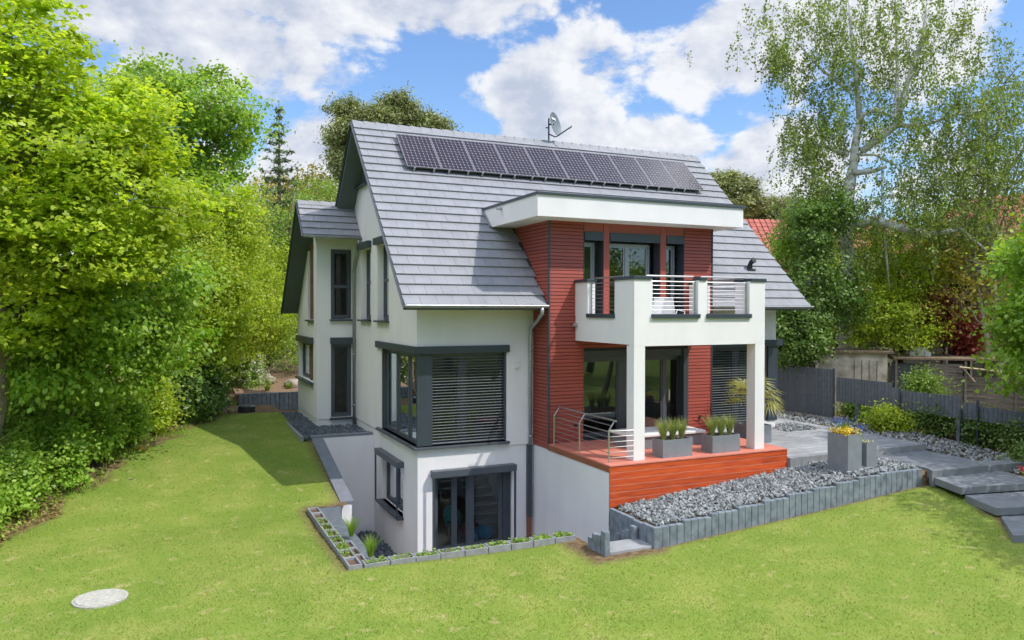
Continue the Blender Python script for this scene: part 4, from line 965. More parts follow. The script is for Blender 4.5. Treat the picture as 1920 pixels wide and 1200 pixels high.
def garden_chair(x, y, rot, label):
    t = thing('garden_chair', (x, y, 2.84), label, 'chair', 'white chairs on the balcony'); ca, sa = math.cos(rot), math.sin(rot)
    def P(u, v, z): return (x+u*ca-v*sa, y+u*sa+v*ca, 2.84+z)
    for s in (-1, 1):
        c = MB(); c.tube([P(.22*s, -.22, 0), P(.22*s, -.22, .62), P(.22*s, .12, .66), P(.22*s, .22, .45), P(.22*s, .26, 0)], .014, 6); c.build('leg', M['white'], t)
    c = MB(); c.tube([P(-.22, .2, .45), P(-.2, .3, .95), P(.2, .3, .95), P(.22, .2, .45)], .014, 6)
    c.hexa([P(-.19, .21, .5), P(.19, .21, .5), P(.19, .3, .93), P(-.19, .3, .93), P(-.19, .22, .5), P(.19, .22, .5), P(.19, .31, .93), P(-.19, .31, .93)]); c.build('backrest', M['white'], t)
    c = MB(); c.hexa([P(-.22, -.22, .42), P(.22, -.22, .42), P(.22, .22, .42), P(-.22, .22, .42), P(-.22, -.22, .45), P(.22, -.22, .45), P(.22, .22, .45), P(-.22, .22, .45)]); c.build('seat', M['white'], t)
garden_chair(5.35, -2.35, math.radians(200), 'white metal garden chair with a towel, behind the middle balcony railing')
garden_chair(6.25, -2.1, math.radians(110), 'white metal garden chair turned sideways at the right of the balcony table')
tb = thing('garden_table', (5.75, -1.7, 2.84), 'small round white table on the balcony', 'table')
c = MB(); c.cyl((5.75, -1.7), .34, 3.54, 3.57, 24); c.build('table_top', M['white'], tb); c = MB(); c.cyl((5.75, -1.7), .03, 2.86, 3.54, 8); c.build('leg', M['white'], tb); c = MB(); c.cyl((5.75, -1.7), .22, 2.84, 2.865, 16); c.build('base', M['white'], tb)

# ------------------------------------------------------------------ privacy fence
fn = thing('privacy_fence', (15.48, 0, -.4), 'long anthracite privacy fence of woven strips on posts along the right boundary', 'fence')
def fpanel(y0, y1, z0, z1):
    c = MB(); n = max(1, int((y1-y0)/.065)); d = (y1-y0)/n
    for k in range(n): c.box(15.46+.008*(k % 2), 15.475+.008*(k % 2), y0+k*d+.002, y0+(k+1)*d-.002, z0, z1)
    k = 0; z = z0+.1
    while z < z1: c.tube([(15.452, y0, z), (15.452, y1, z)], .004, 4); z += .2
    c.build('panel', M['fence'], fn)
fpanel(1.15, 4.3, -.28, 1.42); fpanel(-1.2, 1.02, .33, 1.17); fpanel(-1.5, -1.2, .33, 1.02); fpanel(-3.55, -1.56, .33, .96); fpanel(-4.05, -3.6, .33, .8); fpanel(-6.5, -4.1, .33, .74); fpanel(-9, -6.55, .3, .7)
for y, z1 in ((4.3, 1.45), (1.09, 1.47), (.03, .36), (-1.53, 1.02), (-3.58, .6), (-4.08, .92), (-6.52, .8), (-9.0, .8)):
    c = MB(); c.box(15.4, 15.45, y-.03, y+.03, float(gh(15.4, y))-.2, z1); c.build('post', M['anth'], fn)
for y in (.03, -3.58):
    c = MB(); c.box(15.3, 15.4, y-.05, y+.05, float(gh(15.4, y))-.2, .36); c.build('support_post', M['fence'], fn)

# ------------------------------------------------------------------ neighbour's sheds and houses
def P3(px, py, t): return tuple(at(px, py, t))
sh1 = thing('garden_shed', (17, 1, -.5), 'old whitewashed shed with a flat litter-covered roof behind the privacy fence', 'shed')
a = at(1540, 668, 29.2); b_ = at(1700, 679, 28.3); dv = (b_-a)/np.linalg.norm(b_-a); dv[2] = 0; nv = np.array([-dv[1], dv[0], 0]); nv = nv if nv[0] > 0 else -nv
def shedbox(o0, u0, u1, v0, v1, z0, z1, name, m_, par):
    c = MB(); P = lambda u, v, z: (o0[0]+dv[0]*u+nv[0]*v, o0[1]+dv[1]*u+nv[1]*v, z)
    c.hexa([P(u0, v0, z0), P(u1, v0, z0), P(u1, v1, z0), P(u0, v1, z0), P(u0, v0, z1), P(u1, v0, z1), P(u1, v1, z1), P(u0, v1, z1)]); return c.build(name, m_, par)
shedbox(a, 0, 2.3, 0, 3, -.6, 1.88, 'wall', M['oldwhite'], sh1)
for k in range(4): shedbox(a, 1.15+.26*k, 1.17+.26*k, -.03, 0, .4, 1.6, 'door_batten', M['oldwood'], sh1)
shedbox(a, -.1, 2.5, -.15, 3.2, 1.89, 1.96, 'roof', M['litter'], sh1)
sh2 = thing('wooden_lean_to', (18, -1.5, -.5), 'weathered lean-to with a twig-strewn roof and woven slat wall beyond the fence', 'shed')
shedbox(a, 2.55, 6.6, .2, 3.2, 1.66, 1.73, 'roof', M['litter'], sh2)
for u in (2.6, 3.7, 4.9, 6.5): shedbox(a, u, u+.08, .25, .33, -.6, 1.65, 'post', M['oldwood'], sh2)
c = MB(); P = lambda u, v, z: (a[0]+dv[0]*u+nv[0]*v, a[1]+dv[1]*u+nv[1]*v, z)
for k in range(13):
    z = .1+.11*k; w_ = .02*((-1)**k)
    if z < 1.5: c.hexa([P(3.75, .3+w_, z), P(4.85, .3-w_, z), P(4.85, .32-w_, z), P(3.75, .32+w_, z), P(3.75, .3+w_, z+.1), P(4.85, .3-w_, z+.1), P(4.85, .32-w_, z+.1), P(3.75, .32+w_, z+.1)])
    if z < 1.1: c.hexa([P(4.95, .3+w_, z-.1), P(6.9, .3-w_, z-.2), P(6.9, .32-w_, z-.2), P(4.95, .32+w_, z-.1), P(4.95, .3+w_, z), P(6.9, .3-w_, z-.1), P(6.9, .32-w_, z-.1), P(4.95, .32+w_, z)])
c.build('slat_screen', M['oldwood'], sh2)
c = MB(); c.tube([P(4.7, .1, 1.42), P(6.9, .1, 1.2)], .04, 4); c.tube([P(4.8, .1, 1.4), P(5.2, .1, .9)], .03, 4); c.build('rail', M['plank'], sh2)
shedbox(a, 2.5, 3.6, .4, .5, -.5, 1.5, 'dark_door', M['anthlt'], sh2)
bl = thing('stacked_bricks', tuple(P(3.8, 1.5, 1.7)), 'small stack of white blocks lying on the lean-to roof', 'bricks')
for k, (u, z) in enumerate(((3.3, 1.73), (3.55, 1.73), (3.8, 1.73), (3.45, 1.9), (3.68, 1.9))): shedbox(a, u, u+.22, 1.4, 1.6, z, z+.16, 'brick', M['white'], bl)
# red roofed house
rh = thing('neighbour_house', (30, 18, 0), 'house with a red pantile roof, mostly hidden behind the birch', 'house')
A = np.array([25.2, 16.9]); du_ = np.array([.94, -.34]); dv_ = np.array([.34, .94])
def Q(u, v, z): return (A[0]+du_[0]*u+dv_[0]*v, A[1]+du_[1]*u+dv_[1]*v, z)
c = MB(); c.hexa([Q(.5, -4, -1), Q(9.5, -4, -1), Q(9.5, 5, -1), Q(.5, 5, -1), Q(.5, -4, 5), Q(9.5, -4, 5), Q(9.5, 5, 5), Q(.5, 5, 5)]); c.build('wall', M['oldwhite'], rh)
c = MB()
for i in range(30):
    for j in range(18):
        u0, u1 = i*.34, i*.34+.32; v0, z0 = -4.6+j*.26, 4.2+j*.256; v1, z1 = v0+.27, z0+.265
        c.hexa([Q(u0, v0, z0), Q(u1, v0, z0), Q(u1, v1, z1-.03), Q(u0, v1, z1-.03), Q(u0+.03, v0, z0+.07), Q(u1-.03, v0, z0+.07), Q(u1-.03, v1, z1+.03), Q(u0+.03, v1, z1+.03)])
c.face([Q(0, 5, 4), Q(10, 5, 4), Q(10, .1, 8.8), Q(0, .1, 8.8)]); c.build('roof', M['terra'], rh)
gh2 = thing('grey_house', (30, 4, 0), 'grey rendered house glimpsed through the trees behind the sheds', 'house')
B0 = at(1700, 600, 34); B1 = at(1990, 600, 30)
dd = (B1-B0); dd[2] = 0; ln = np.linalg.norm(dd); dd /= ln; dn2 = np.array([-dd[1], dd[0], 0]); dn2 = dn2 if dn2 @ np.array([1, .5, 0]) > 0 else -dn2
def G(u, v, z): return (B0[0]+dd[0]*u+dn2[0]*v, B0[1]+dd[1]*u+dn2[1]*v, z)
c = MB(); c.hexa([G(0, 0, -1), G(ln, 0, -1), G(ln, 6, -1), G(0, 6, -1), G(0, 0, 6), G(ln, 0, 6), G(ln, 6, 6), G(0, 6, 6)]); c.build('wall', M['greywall'], gh2)
c = MB(); c.hexa([G(-.4, -.4, 6), G(ln+.4, -.4, 6), G(ln+.4, 6.4, 6), G(-.4, 6.4, 6), G(1.5, 3, 8.6), G(ln-1, 3, 8.6), G(ln-1, 3.1, 8.6), G(1.5, 3.1, 8.6)]); c.build('roof', M['terra'], gh2)
for u, z in ((1.6, 3.4), (3.9, 3.4), (1.6, .6)):
    c = MB(); c.hexa([G(u, -.03, z), G(u+1, -.03, z), G(u+1, .02, z), G(u, .02, z), G(u, -.03, z+1.3), G(u+1, -.03, z+1.3), G(u+1, .02, z+1.3), G(u, .02, z+1.3)]); o = c.build('window', M['white'], gh2)
    c = MB(); c.face([G(u+.08, -.035, z+.08), G(u+.92, -.035, z+.08), G(u+.92, -.035, z+1.22), G(u+.08, -.035, z+1.22)]); c.build('pane', M['black'], o)
# pale house behind the maples on the left
ph = thing('pale_house', (-16, 14, 0), 'pale house wall showing in gaps between the left-hand leaves', 'house')
c = MB(); c.box(-19, -12.5, 9, 16, -1, 5); c.build('wall', M['oldwhite'], ph)
c = MB(); c.hexa([(-19.4, 8.6, 5), (-12.1, 8.6, 5), (-12.1, 16.4, 5), (-19.4, 16.4, 5), (-19.4, 12.4, 8), (-12.1, 12.4, 8), (-12.1, 12.6, 8), (-19.4, 12.6, 8)]); c.build('roof', M['terra'], ph)

# ------------------------------------------------------------------ trees and shrubs
LEAF = {'oval': [(0, 0), (.32, .3), (.3, .65), (0, 1), (-.3, .65), (-.32, .3)],
        'maple': [(0, 0), (.42, .12), (.55, .5), (.22, .55), (0, 1), (-.22, .55), (-.55, .5), (-.42, .12)],
        'narrow': [(0, 0), (.12, .4), (0, 1), (-.12, .4)], 'rhomb': [(0, 0), (.38, .42), (0, 1), (-.38, .42)]}
def leaves_at(P, size, shape, r, up=.6, out=None, outw=.6, droop=.0, sv=.35):
    n = len(P); nrm = r.normal(0, .55, (n, 3)); nrm[:, 2] += up
    if out is not None: nrm += out*outw
    nrm /= np.linalg.norm(nrm, axis=1)[:, None]+1e-9
    d = r.normal(0, 1, (n, 3)); d[:, 2] -= droop
    if out is not None: d += out*.6
    d -= nrm*np.sum(d*nrm, 1)[:, None]; d /= np.linalg.norm(d, axis=1)[:, None]+1e-9; w_ = np.cross(nrm, d)
    s = size*r.uniform(1-sv, 1+sv, n)[:, None]
    cup = nrm*s*.12
    return np.stack([P+w_*s*u+d*s*(v-.3)-cup*(abs(u)*2+(v-.5)**2*1.5) for u, v in LEAF[shape]], 1).reshape(-1, 3)
def clumps(blobs, nclump, r, fill=.45):
    """clump centres near the surface of the given ellipsoids; returns centres, outward directions"""
    B = np.array(blobs, float); vol = B[:, 3]*B[:, 4]*B[:, 5]; p = vol**.72; p /= p.sum(); k = r.choice(len(B), nclump, p=p)
    d = r.normal(0, 1, (nclump, 3)); d /= np.linalg.norm(d, axis=1)[:, None]
    rad = fill+(1-fill)*r.random(nclump)**.45; rad *= 1+.16*np.sin(d[:, 0]*5+k)+.14*np.sin(d[:, 2]*7+d[:, 1]*4+k*2)+.07*np.sin(d[:, 1]*13+d[:, 0]*9)
    c = B[k, :3]+d*B[k, 3:6]*rad[:, None]; return c, d, k
def trunk_mesh(base, blobs, C, r, rad, hfork, bark, parent, ntwig=60, name='trunk', lean=(0, 0)):
    mb = MB(); base = np.array(base, float); B = np.array(blobs, float); top = B[:, 2].max()
    cx = np.array([B[:, 0].mean(), B[:, 1].mean(), 0])
    def tp(z): f = min(1, max(0, (z-base[2])/(top-base[2]))); q = base*(1-f)+np.array([cx[0], cx[1], 0])*f; return np.array([q[0]+.12*math.sin(z*1.3), q[1]+.12*math.cos(z*1.1), z])
    zz = np.linspace(base[2]-.2, top, 9); mb.tube([tp(z) for z in zz], [rad*(1-.85*i/8)+.01 for i in range(9)], 8)
    for b_ in B:
        z0 = base[2]+hfork+(b_[2]-base[2]-hfork)*.45 if b_[2] > base[2]+hfork else base[2]+.5*(b_[2]-base[2]); s = tp(z0); e = b_[:3]; m_ = (s+e)/2+np.array([0, 0, -.08*np.linalg.norm(e-s)+.15])
        rr_ = rad*.38*(1-.5*(z0-base[2])/(top-base[2]+.1)); mb.tube([s, (s+m_)/2+r.normal(0, .06, 3), m_, (m_+e)/2+r.normal(0, .1, 3), e], [rr_, rr_*.85, rr_*.7, rr_*.5, rr_*.25], 6)
    for i in r.choice(len(C[0]), min(ntwig, len(C[0])), replace=False):
        c = C[0][i]; b_ = B[C[2][i]]; s = b_[:3]+(c-b_[:3])*.1; q = (s+c)/2+r.normal(0, .12, 3); w_ = rad*.09+.006; mb.tube([s, q, c], [w_, w_*.7, w_*.25], 4, cap=False)
    return mb.build(name, bark, parent, smooth=True)
def tree(name, base, blobs, n, size, shape, leafm, bark, label, cat, seed, rad=.18, hfork=1.5, clumpr=.45, per=34, up=.6, droop=.2, fill=.5, group=None, ntwig=60, flat=.6):
    r = np.random.default_rng(seed); t = thing(name, tuple(float(q) for q in base), label, cat, group)
    nc = max(6, n//per); C = clumps(blobs, nc, r, fill); P = np.repeat(C[0], per, 0); D = np.repeat(C[1], per, 0)
    P = P+r.normal(0, 1, P.shape)*np.array([clumpr, clumpr, clumpr*flat])*r.uniform(.35, 1.35, nc).repeat(per)[:, None]
    k = P[:, 2] > base[2]+.05; P, D = P[k], D[k]
    v = leaves_at(P, size, shape, r, up, D, .5, droop); o = npmesh('crown', v, len(LEAF[shape]), leafm, t)
    trunk_mesh(base, blobs, C, r, rad, hfork, bark, t, ntwig)
    return t
def A3(px, py, t): return [float(q) for q in at(px, py, t)]
def blob(px, py, t, rw, rh, rd=None):        # ellipsoid seen at a photo point, size in metres
    return A3(px, py, t)+[rw, rd or rw, rh]
def shrub(name, x, y, w_, h, n, size, shape, leafm, label, seed, cat='shrub', group=None, flowers=None, fl_n=0, fl_s=.05, per=26):
    z = float(gh(x, y)); r = np.random.default_rng(seed)
    bl = [[x, y, z+h*.45, w_*.8, w_*.8, h*.5], [x+w_*.35, y-w_*.2, z+h*.4, w_*.5, w_*.5, h*.42], [x-w_*.35, y+w_*.25, z+h*.55, w_*.5, w_*.5, h*.42], [x+.1*w_, y+.3*w_, z+h*.68, w_*.4, w_*.45, h*.33]]
    t = tree(name, (x, y, z), bl, n, size, shape, leafm, M['bark'], label, cat, seed, rad=.04, hfork=.1, clumpr=.2, per=per, fill=.55, group=group, ntwig=20)
    if flowers:
        C = clumps(bl, fl_n, r, .93); P = np.repeat(C[0], 9, 0)+r.normal(0, .05, (fl_n*9, 3)); npmesh('blossom', leaves_at(P, fl_s, 'rhomb', r, 1.0), 4, flowers, t)
    return t

# --- left side, from the near maple to the far corner
tree('maple_tree', (-9.6, 1.9, -1.2), [blob(40, 300, 16.5, 2.3, 2.6), blob(150, 250, 17, 1.5, 1.3), blob(240, 380, 17, 1.5, 1.4), blob(300, 330, 18, .8, .8), blob(120, 450, 16.5, 1.8, 1.4), blob(20, 60, 16, 1.1, 1.0), blob(-60, 150, 17, 2.2, 2.6), blob(230, 225, 18.5, 1.3, 1.0), blob(60, 560, 17, 1.6, 1.0), blob(-150, 350, 18, 2.5, 3)],
     78000, .115, 'maple', F['maple'], M['bark'], 'large lime-green maple at the left edge of the photo', 'tree', 1, rad=.16, hfork=2.2, clumpr=.36, per=80, flat=.32, up=1.1, fill=.5, ntwig=160)
tree('cherry_tree', (-8.3, 3.6, -1.0), [blob(170, 590, 18.5, 1.7, .9), blob(300, 520, 20, 1.3, 1.1), blob(60, 660, 18, 1.5, .9), blob(300, 640, 20, 1.1, .8), blob(160, 700, 19, 1.3, .7), blob(10, 560, 19, 1.3, 1)],
     30000, .12, 'oval', F['fresh'], M['bark'], 'fresh green tree with hanging oval leaves, below the lime maple', 'tree', 2, rad=.13, hfork=1.2, clumpr=.36, per=55, flat=.4, droop=1.6, fill=.5, ntwig=90)
tree('chestnut_tree', (-5.9, 15, -.1), [blob(290, 160, 30, 1.4, 1.2), blob(380, 190, 30, 2.0, 1.3), blob(440, 245, 31, 1.5, 1.0), blob(330, 260, 30, 2.1, 1.5), blob(250, 200, 29, 1.5, 1.4), blob(300, 400, 29, 2.5, 2.2), blob(400, 310, 31, 1.5, .9)],
     30000, .15, 'oval', F['fresh'], M['barklt'], 'tall fresh green tree with pale forked stems behind the maple', 'tree', 3, rad=.2, hfork=5, clumpr=.42, per=80, flat=.4, fill=.5, ntwig=120)
r0 = [(330, 480, 27.5, 1.6, 2.2), (250, 560, 26, 1.8, 2.0), (400, 560, 27, 1.2, 2.0), (350, 400, 28, 1.3, 1.2)]
tree('lime_tree', (-5.6, 10.5, -.2), [blob(*q) for q in r0], 38000, .1, 'oval', F['lime'], M['bark'], 'dense yellow-green tree in the middle of the left-hand tree line', 'tree', 4, rad=.14, hfork=1, clumpr=.34, per=60, flat=.4)
tree('hornbeam_tree', (-4.2, 14, -.1), [blob(450, 430, 29, .9, 1.6), blob(425, 560, 28.5, 1.3, 1.9), blob(470, 560, 31, 1.1, 2.0), blob(400, 390, 31, 1.0, 1.2), blob(360, 650, 27, 1.2, 1.2)],
     38000, .1, 'oval', F['lime'], M['bark'], 'bright yellow-green tree at the end of the lawn, left of the spruce', 'tree', 5, rad=.13, hfork=1, clumpr=.34, per=60, flat=.4)
tree('yew_tree', (-1.4, 20, .5), [blob(540, 560, 36, 1.8, 2.4), blob(500, 470, 36, 1.5, 2.2), blob(575, 450, 37, 1.6, 2.0), blob(560, 640, 35, 2.0, 1.2), blob(600, 380, 40, 1.8, 1.2)],
     30000, .1, 'rhomb', F['mid'], M['bark'], 'mid-green hedge tree directly left of the house wing', 'tree', 6, rad=.15, hfork=.5, clumpr=.35, per=34)
tree('elder_tree', (-3.4, 19, .5), [blob(500, 600, 33, 1.2, 1.3), blob(450, 640, 32, 1.1, 1.0), blob(520, 520, 34, 1.2, 1.4)],
     20000, .1, 'oval', F['lime'], M['bark'], 'yellow-green bushy tree above the raised bed', 'tree', 7, rad=.1, hfork=.4, clumpr=.3, per=34)
tree('brown_oak', (1, 34, 0), [blob(570, 370, 48, 2.4, 1.5), blob(610, 400, 50, 2.4, 1.8), blob(520, 420, 46, 2.5, 2.5), blob(590, 330, 49, 1.0, .8)],
     9000, .2, 'oval', F['ochre'], M['barklt'], 'ochre, thinly leaved tree just left of the wing roof', 'tree', 8, rad=.2, hfork=6, clumpr=.5, per=24, ntwig=150)

def conifer(name, base, top, wmax, n, label, seed, leafm, droop=.25, gap=.62):
    r = np.random.default_rng(seed); t = thing(name, base, label, 'tree'); b = np.array(base, float); H = top-b[2]; mb = MB(); mb.tube([b, b+[0, 0, H*.5], b+[0, 0, H]], [.22, .13, .012], 7); br = mb; V = []; z = b[2]+H*.12; 
    while z < top-.15:
        f = (top-z)/H; L_ = wmax*f**.85*r.uniform(.75, 1.15); m_ = 5
        for k in range(m_):
            a = 2*math.pi*(k+r.random())/m_; l_ = L_*r.uniform(.55, 1.15); d = np.array([math.cos(a), math.sin(a), 0])
            s = np.array([b[0], b[1], z]); mid_ = s+d*l_*.55+np.array([0, 0, -droop*l_*.3]); e = s+d*l_+np.array([0, 0, -droop*l_*.45+.1*l_]); br.tube([s, mid_, e], [.03*f+.008, .018*f+.006, .004], 4, cap=False)
            q = max(6, int(l_*26)); tt = r.random(q); P = np.where(tt[:, None] < .55, s+(mid_-s)*(tt[:, None]/.55), mid_+(e-mid_)*((tt[:, None]-.55)/.45))
            P = P+r.normal(0, .06, P.shape)+np.cross(d, [0, 0, 1])*r.normal(0, .16*l_, (q, 1))*(1-tt[:, None]*.7); V.append(leaves_at(P, .3, 'narrow', r, .8, np.tile(d, (q, 1)), .1)); 
            V.append(leaves_at(P, .26, 'narrow', r, .2, np.tile(d, (q, 1)), .1))
        z += gap*(.35+.65*f)
    mb.build('trunk', M['bark'], t); npmesh('needles', np.concatenate(V), 4, leafm, t); return t
e = A3(523, 190, 40)
conifer('spruce_tree', (e[0], e[1], -.2), e[2], 4.0, 0, 'slender open-branched spruce standing against the clouds left of the roof', 31, F['spruce'], gap=1.0)
e = A3(1545, 345, 40)
conifer('young_conifer', (e[0], e[1], -.4), e[2], 3.4, 0, 'dark conical evergreen tip rising beside the birch trunk', 32, F['spruce'], gap=.5)
def pine(base, blobs, n, label, seed):
    return tree('pine_tree', base, blobs, int(n*1.6), .26, 'narrow', F['pine'], M['bark'], label, 'tree', seed, rad=.28, hfork=7, clumpr=.3, per=60, up=.7, fill=.35, ntwig=80, group='tall pines behind the house')
pine((7.5, 28, 0), [blob(750, 200, 46, 1.2, .8), blob(720, 222, 46, 1.5, .7), blob(785, 228, 46, 1.3, .6), blob(815, 240, 46, .9, .6), blob(765, 245, 47, 2, .7), blob(700, 245, 46, 1.3, .7)], 26000, 'pine rising behind the roof ridge, nearer its middle', 41)
pine((5, 30, 0), [blob(648, 205, 47, .9, .6), blob(668, 222, 47, 1.1, .6), blob(642, 255, 46, 1.0, .8), blob(640, 300, 46, .8, .8), blob(648, 330, 46, .7, .5), blob(680, 215, 47, 1.0, .5), blob(660, 260, 47, 1.2, 1.2)], 16000, 'pine beside the left end of the roof ridge', 42)
pine((28, 22.5, 0), [blob(1350, 345, 52, 1.2, .8), blob(1385, 350, 52, 1.4, .7), blob(1370, 385, 52, 1.7, .8), blob(1340, 380, 52, 1.2, 1.0), blob(1410, 375, 52, 1.0, .5)], 16000, 'pine showing above the right roof slope', 43)
pine((33.5, 24, 0), [blob(1425, 395, 55, 1.6, .6), blob(1455, 385, 55, 1.3, .5), blob(1440, 410, 55, 1.8, .6), blob(1480, 410, 56, 1.5, .6)], 10000, 'lower flat-topped pine further right, above the red roof', 44)

# --- shrubs along the left edge of the lawn
SH = [(-9.6, .3, 1.0, 1.7, 'fresh', 'green shrub at the left photo edge in front of the maple trunk'), (-8.9, 1.6, .9, 1.4, 'fresh', 'fresh green bush right of the brown leaf litter'), (-8.2, 2.9, 1.0, 1.7, 'fresh', 'leafy green bush second from the front along the lawn edge'),
      (-7.6, 4.4, 1.0, 1.6, 'fresh', 'rounded light green bush in the middle of the hedge'), (-7.0, 5.8, 1.0, 1.7, 'fresh', 'bush with fine bright leaves behind the orange tuft'), (-6.3, 7.3, 1.0, 1.9, 'lime', 'tall soft green bush before the rhododendrons'),
      (-10.6, 2.0, 1.3, 2.2, 'mid', 'big shaded bush at the foot of the maple'), (-9.2, 5.0, 1.3, 2.3, 'fresh', 'tall bush under the hanging oval leaves'), (-8.3, 7.8, 1.4, 2.8, 'fresh', 'high green bush behind the hedge row')]
for k, (x, y, w_, h, f_, lb) in enumerate(SH):
    shrub('hedge_shrub', x, y, w_, h, 6500, .09, 'oval', F[f_], lb, 60+k, group='bushes along the left lawn edge')
for k, (x, y, w_, h, lb) in enumerate(((-5.2, 8.9, .9, 1.6, 'dark rhododendron with a few white blooms, nearest the camera'), (-4.6, 10.2, .9, 1.7, 'dark rhododendron with white blooms beside the black drain cover'))):
    shrub('rhododendron', x, y, w_, h, 7000, .13, 'oval', F['deep'], lb, 80+k, group='rhododendrons', flowers=F['white'], fl_n=40, fl_s=.08)
shrub('flowering_shrub', -2.9, 14.6, 1.2, 2.0, 7000, .09, 'oval', F['mid'], 'loose shrub covered in white blossom on the raised bed', 90, flowers=F['white'], fl_n=420, fl_s=.09)
shrub('lilac_shrub', -9.3, 6.2, 1.6, 4.4, 9000, .1, 'oval', F['fresh'], 'tall lilac with pale blooms showing through the left-hand leaves', 91, flowers=F['lilac'], fl_n=160, fl_s=.07)
for k, (x, y, lb) in enumerate(((-1.2, 13.2, 'small grey-green tuft in the raised bed by the house'), (-2.1, 12.9, 'small grey-green tuft in the middle of the raised bed'))):
    t = tuft('garden_tuft', (x, y, .28), 160, .15, .35, .2, .02, .6, F['mid'], 95+k, lb, 'plant')
tuft('orange_tuft', (-6.35, 4.9, float(gh(-6.35, 4.9))), 220, .08, .22, .3, .02, .7, F['dry'], 99, 'small orange-yellow plant at the edge of the lawn', 'plant')
lump('boulder', (-1.0, 13.6, .28), .35, .25, .22, M['rock'], 'pale boulder in the raised bed next to the house', 'rock', 7)
lump('boulder', (-2.0, 14.6, .35), .4, .3, .25, M['rock'], 'pale boulder in the middle of the raised bed', 'rock', 8)
c = MB(); c.tube([tuple(at(495, 692, 34)), tuple(at(600, 694, 38))], .03, 5); tag(c.build('boundary_rail', M['plank']), 'thin pale horizontal rail behind the raised bed', 'rail')
r = np.random.default_rng(5); n_ = 1500; x = r.uniform(-9.6, -7.9, n_); y = r.uniform(-.6, 2.0, n_); k = x < lawn_edge_left(y)+.15; P = np.stack([x[k], y[k], gh(x[k], y[k])+.02], -1)
tag(npmesh('leaf_litter', leaves_at(P, .09, 'oval', r, 2.0), 6, F['dry']), 'dry brown leaves lying under the bushes at the lawn edge', 'leaves', kind='stuff')

# --- right side: the birch
bt = thing('birch_tree', (18.7, 3.4, -.4), 'tall white-barked birch with drooping leafy twigs, right of the house', 'tree')
mb = MB(); r = np.random.default_rng(21)
def limb(pts, rads, seg=8, m_=None): (m_ or mb).tube([tuple(at(*p)) for p in pts], rads, seg)
limb([(1588, 760, 30), (1586, 600, 30), (1590, 480, 30), (1583, 430, 30), (1592, 350, 30), (1600, 310, 30), (1604, 270, 30), (1612, 225, 30)], [.3, .27, .25, .26, .23, .16, .15, .12])
limb([(1612, 225, 30), (1606, 150, 30), (1597, 70, 30.2), (1588, -60, 30.3)], [.12, .09, .07, .03])
limb([(1610, 240, 30), (1618, 215, 29.8), (1640, 205, 29.6), (1680, 222, 29.5), (1683, 130, 29.4), (1680, 20, 29.3), (1676, -80, 29.2)], [.09, .09, .1, .09, .07, .05, .03])
limb([(1615, 285, 30), (1650, 258, 29.8), (1680, 235, 29.6), (1700, 160, 29.5), (1730, 70, 29.4), (1745, -40, 29.2)], [.14, .15, .13, .1, .07, .03])
limb([(1680, 235, 29.6), (1730, 236, 29.3), (1790, 215, 29), (1850, 205, 28.8)], [.1, .07, .05, .02])
limb([(1605, 290, 30), (1640, 290, 29.8), (1680, 310, 29.5), (1700, 345, 29.4)], [.07, .05, .04, .015])
limb([(1590, 290, 30), (1572, 285, 30.3), (1530, 270, 30.5), (1500, 300, 30.8)], [.1, .07, .04, .015])
limb([(1590, 170, 30), (1540, 130, 30.4), (1500, 85, 30.8), (1460, 50, 31)], [.07, .05, .035, .012])
limb([(1597, 325, 29.9), (1640, 320, 29.6), (1662, 312, 29.5)], [.13, .09, .07])
limb([(1588, 430, 30), (1640, 412, 29.5), (1680, 425, 29.2), (1740, 440, 29), (1800, 430, 28.8), (1850, 470, 28.6)], [.16, .2, .17, .13, .09, .04])
limb([(1655, 320, 29.6), (1655, 400, 29.5), (1662, 480, 29.5), (1668, 545, 29.5)], [.06, .05, .05, .02], 6)
mb.build('trunk', M['birch'], bt, smooth=True)
strands = []; tw = MB()
SRC = [(1480, 60, 30.8, 60, 50), (1540, 30, 30.3, 60, 60), (1600, 40, 30, 60, 70), (1670, 40, 29.5, 70, 70), (1730, 60, 29.3, 60, 70), (1790, 40, 29.2, 60, 50), (1530, 150, 30.4, 45, 60), (1580, 150, 30.1, 40, 70), (1640, 150, 29.8, 60, 70), (1710, 150, 29.5, 60, 60), (1500, 250, 30.6, 25, 30), (1550, 235, 30.4, 45, 40),
       (1520, 290, 30.6, 35, 35), (1770, 190, 29.1, 60, 50), (1820, 200, 28.9, 50, 50), (1700, 240, 29.4, 60, 30), (1640, 380, 29.6, 60, 50), (1620, 470, 29.4, 60, 40), (1700, 400, 29.2, 60, 50), (1760, 400, 28.9, 60, 50), (1500, 400, 30.4, 30, 30), (1460, 105, 31, 15, 20), (1880, 180, 28.6, 50, 60), (1850, 300, 28.5, 60, 60), (1780, 300, 28.8, 60, 50), (1720, 330, 29, 50, 50), (1900, 330, 28.4, 50, 60), (1830, 400, 28.5, 60, 40), (1550, 340, 30.2, 40, 30)]
for (px, py, t, sx, sy) in SRC:
    for q in range(75 if py < 420 else 45):
        a = at(px+r.normal(0, sx*.85), py+r.normal(0, sy*.75), t+r.normal(0, .9)); L_ = r.uniform(.3, 1.15); dx = r.normal(0, .3, 2); nn = int(L_*34)
        tt = np.sort(r.random(nn)); P = a+np.stack([dx[0]*np.sqrt(tt)*L_, dx[1]*np.sqrt(tt)*L_, .1*tt-L_*tt**1.3], -1)+r.normal(0, .09, (nn, 3)); strands.append(P)
        tw.tube([tuple(a+[0, 0, .05]), tuple(a+[dx[0]*.7*L_, dx[1]*.7*L_, -.3*L_]), tuple(a+[dx[0]*L_, dx[1]*L_, -L_])], [.008, .006, .003], 3, cap=False)
tw.build('twigs', M['bark'], bt)
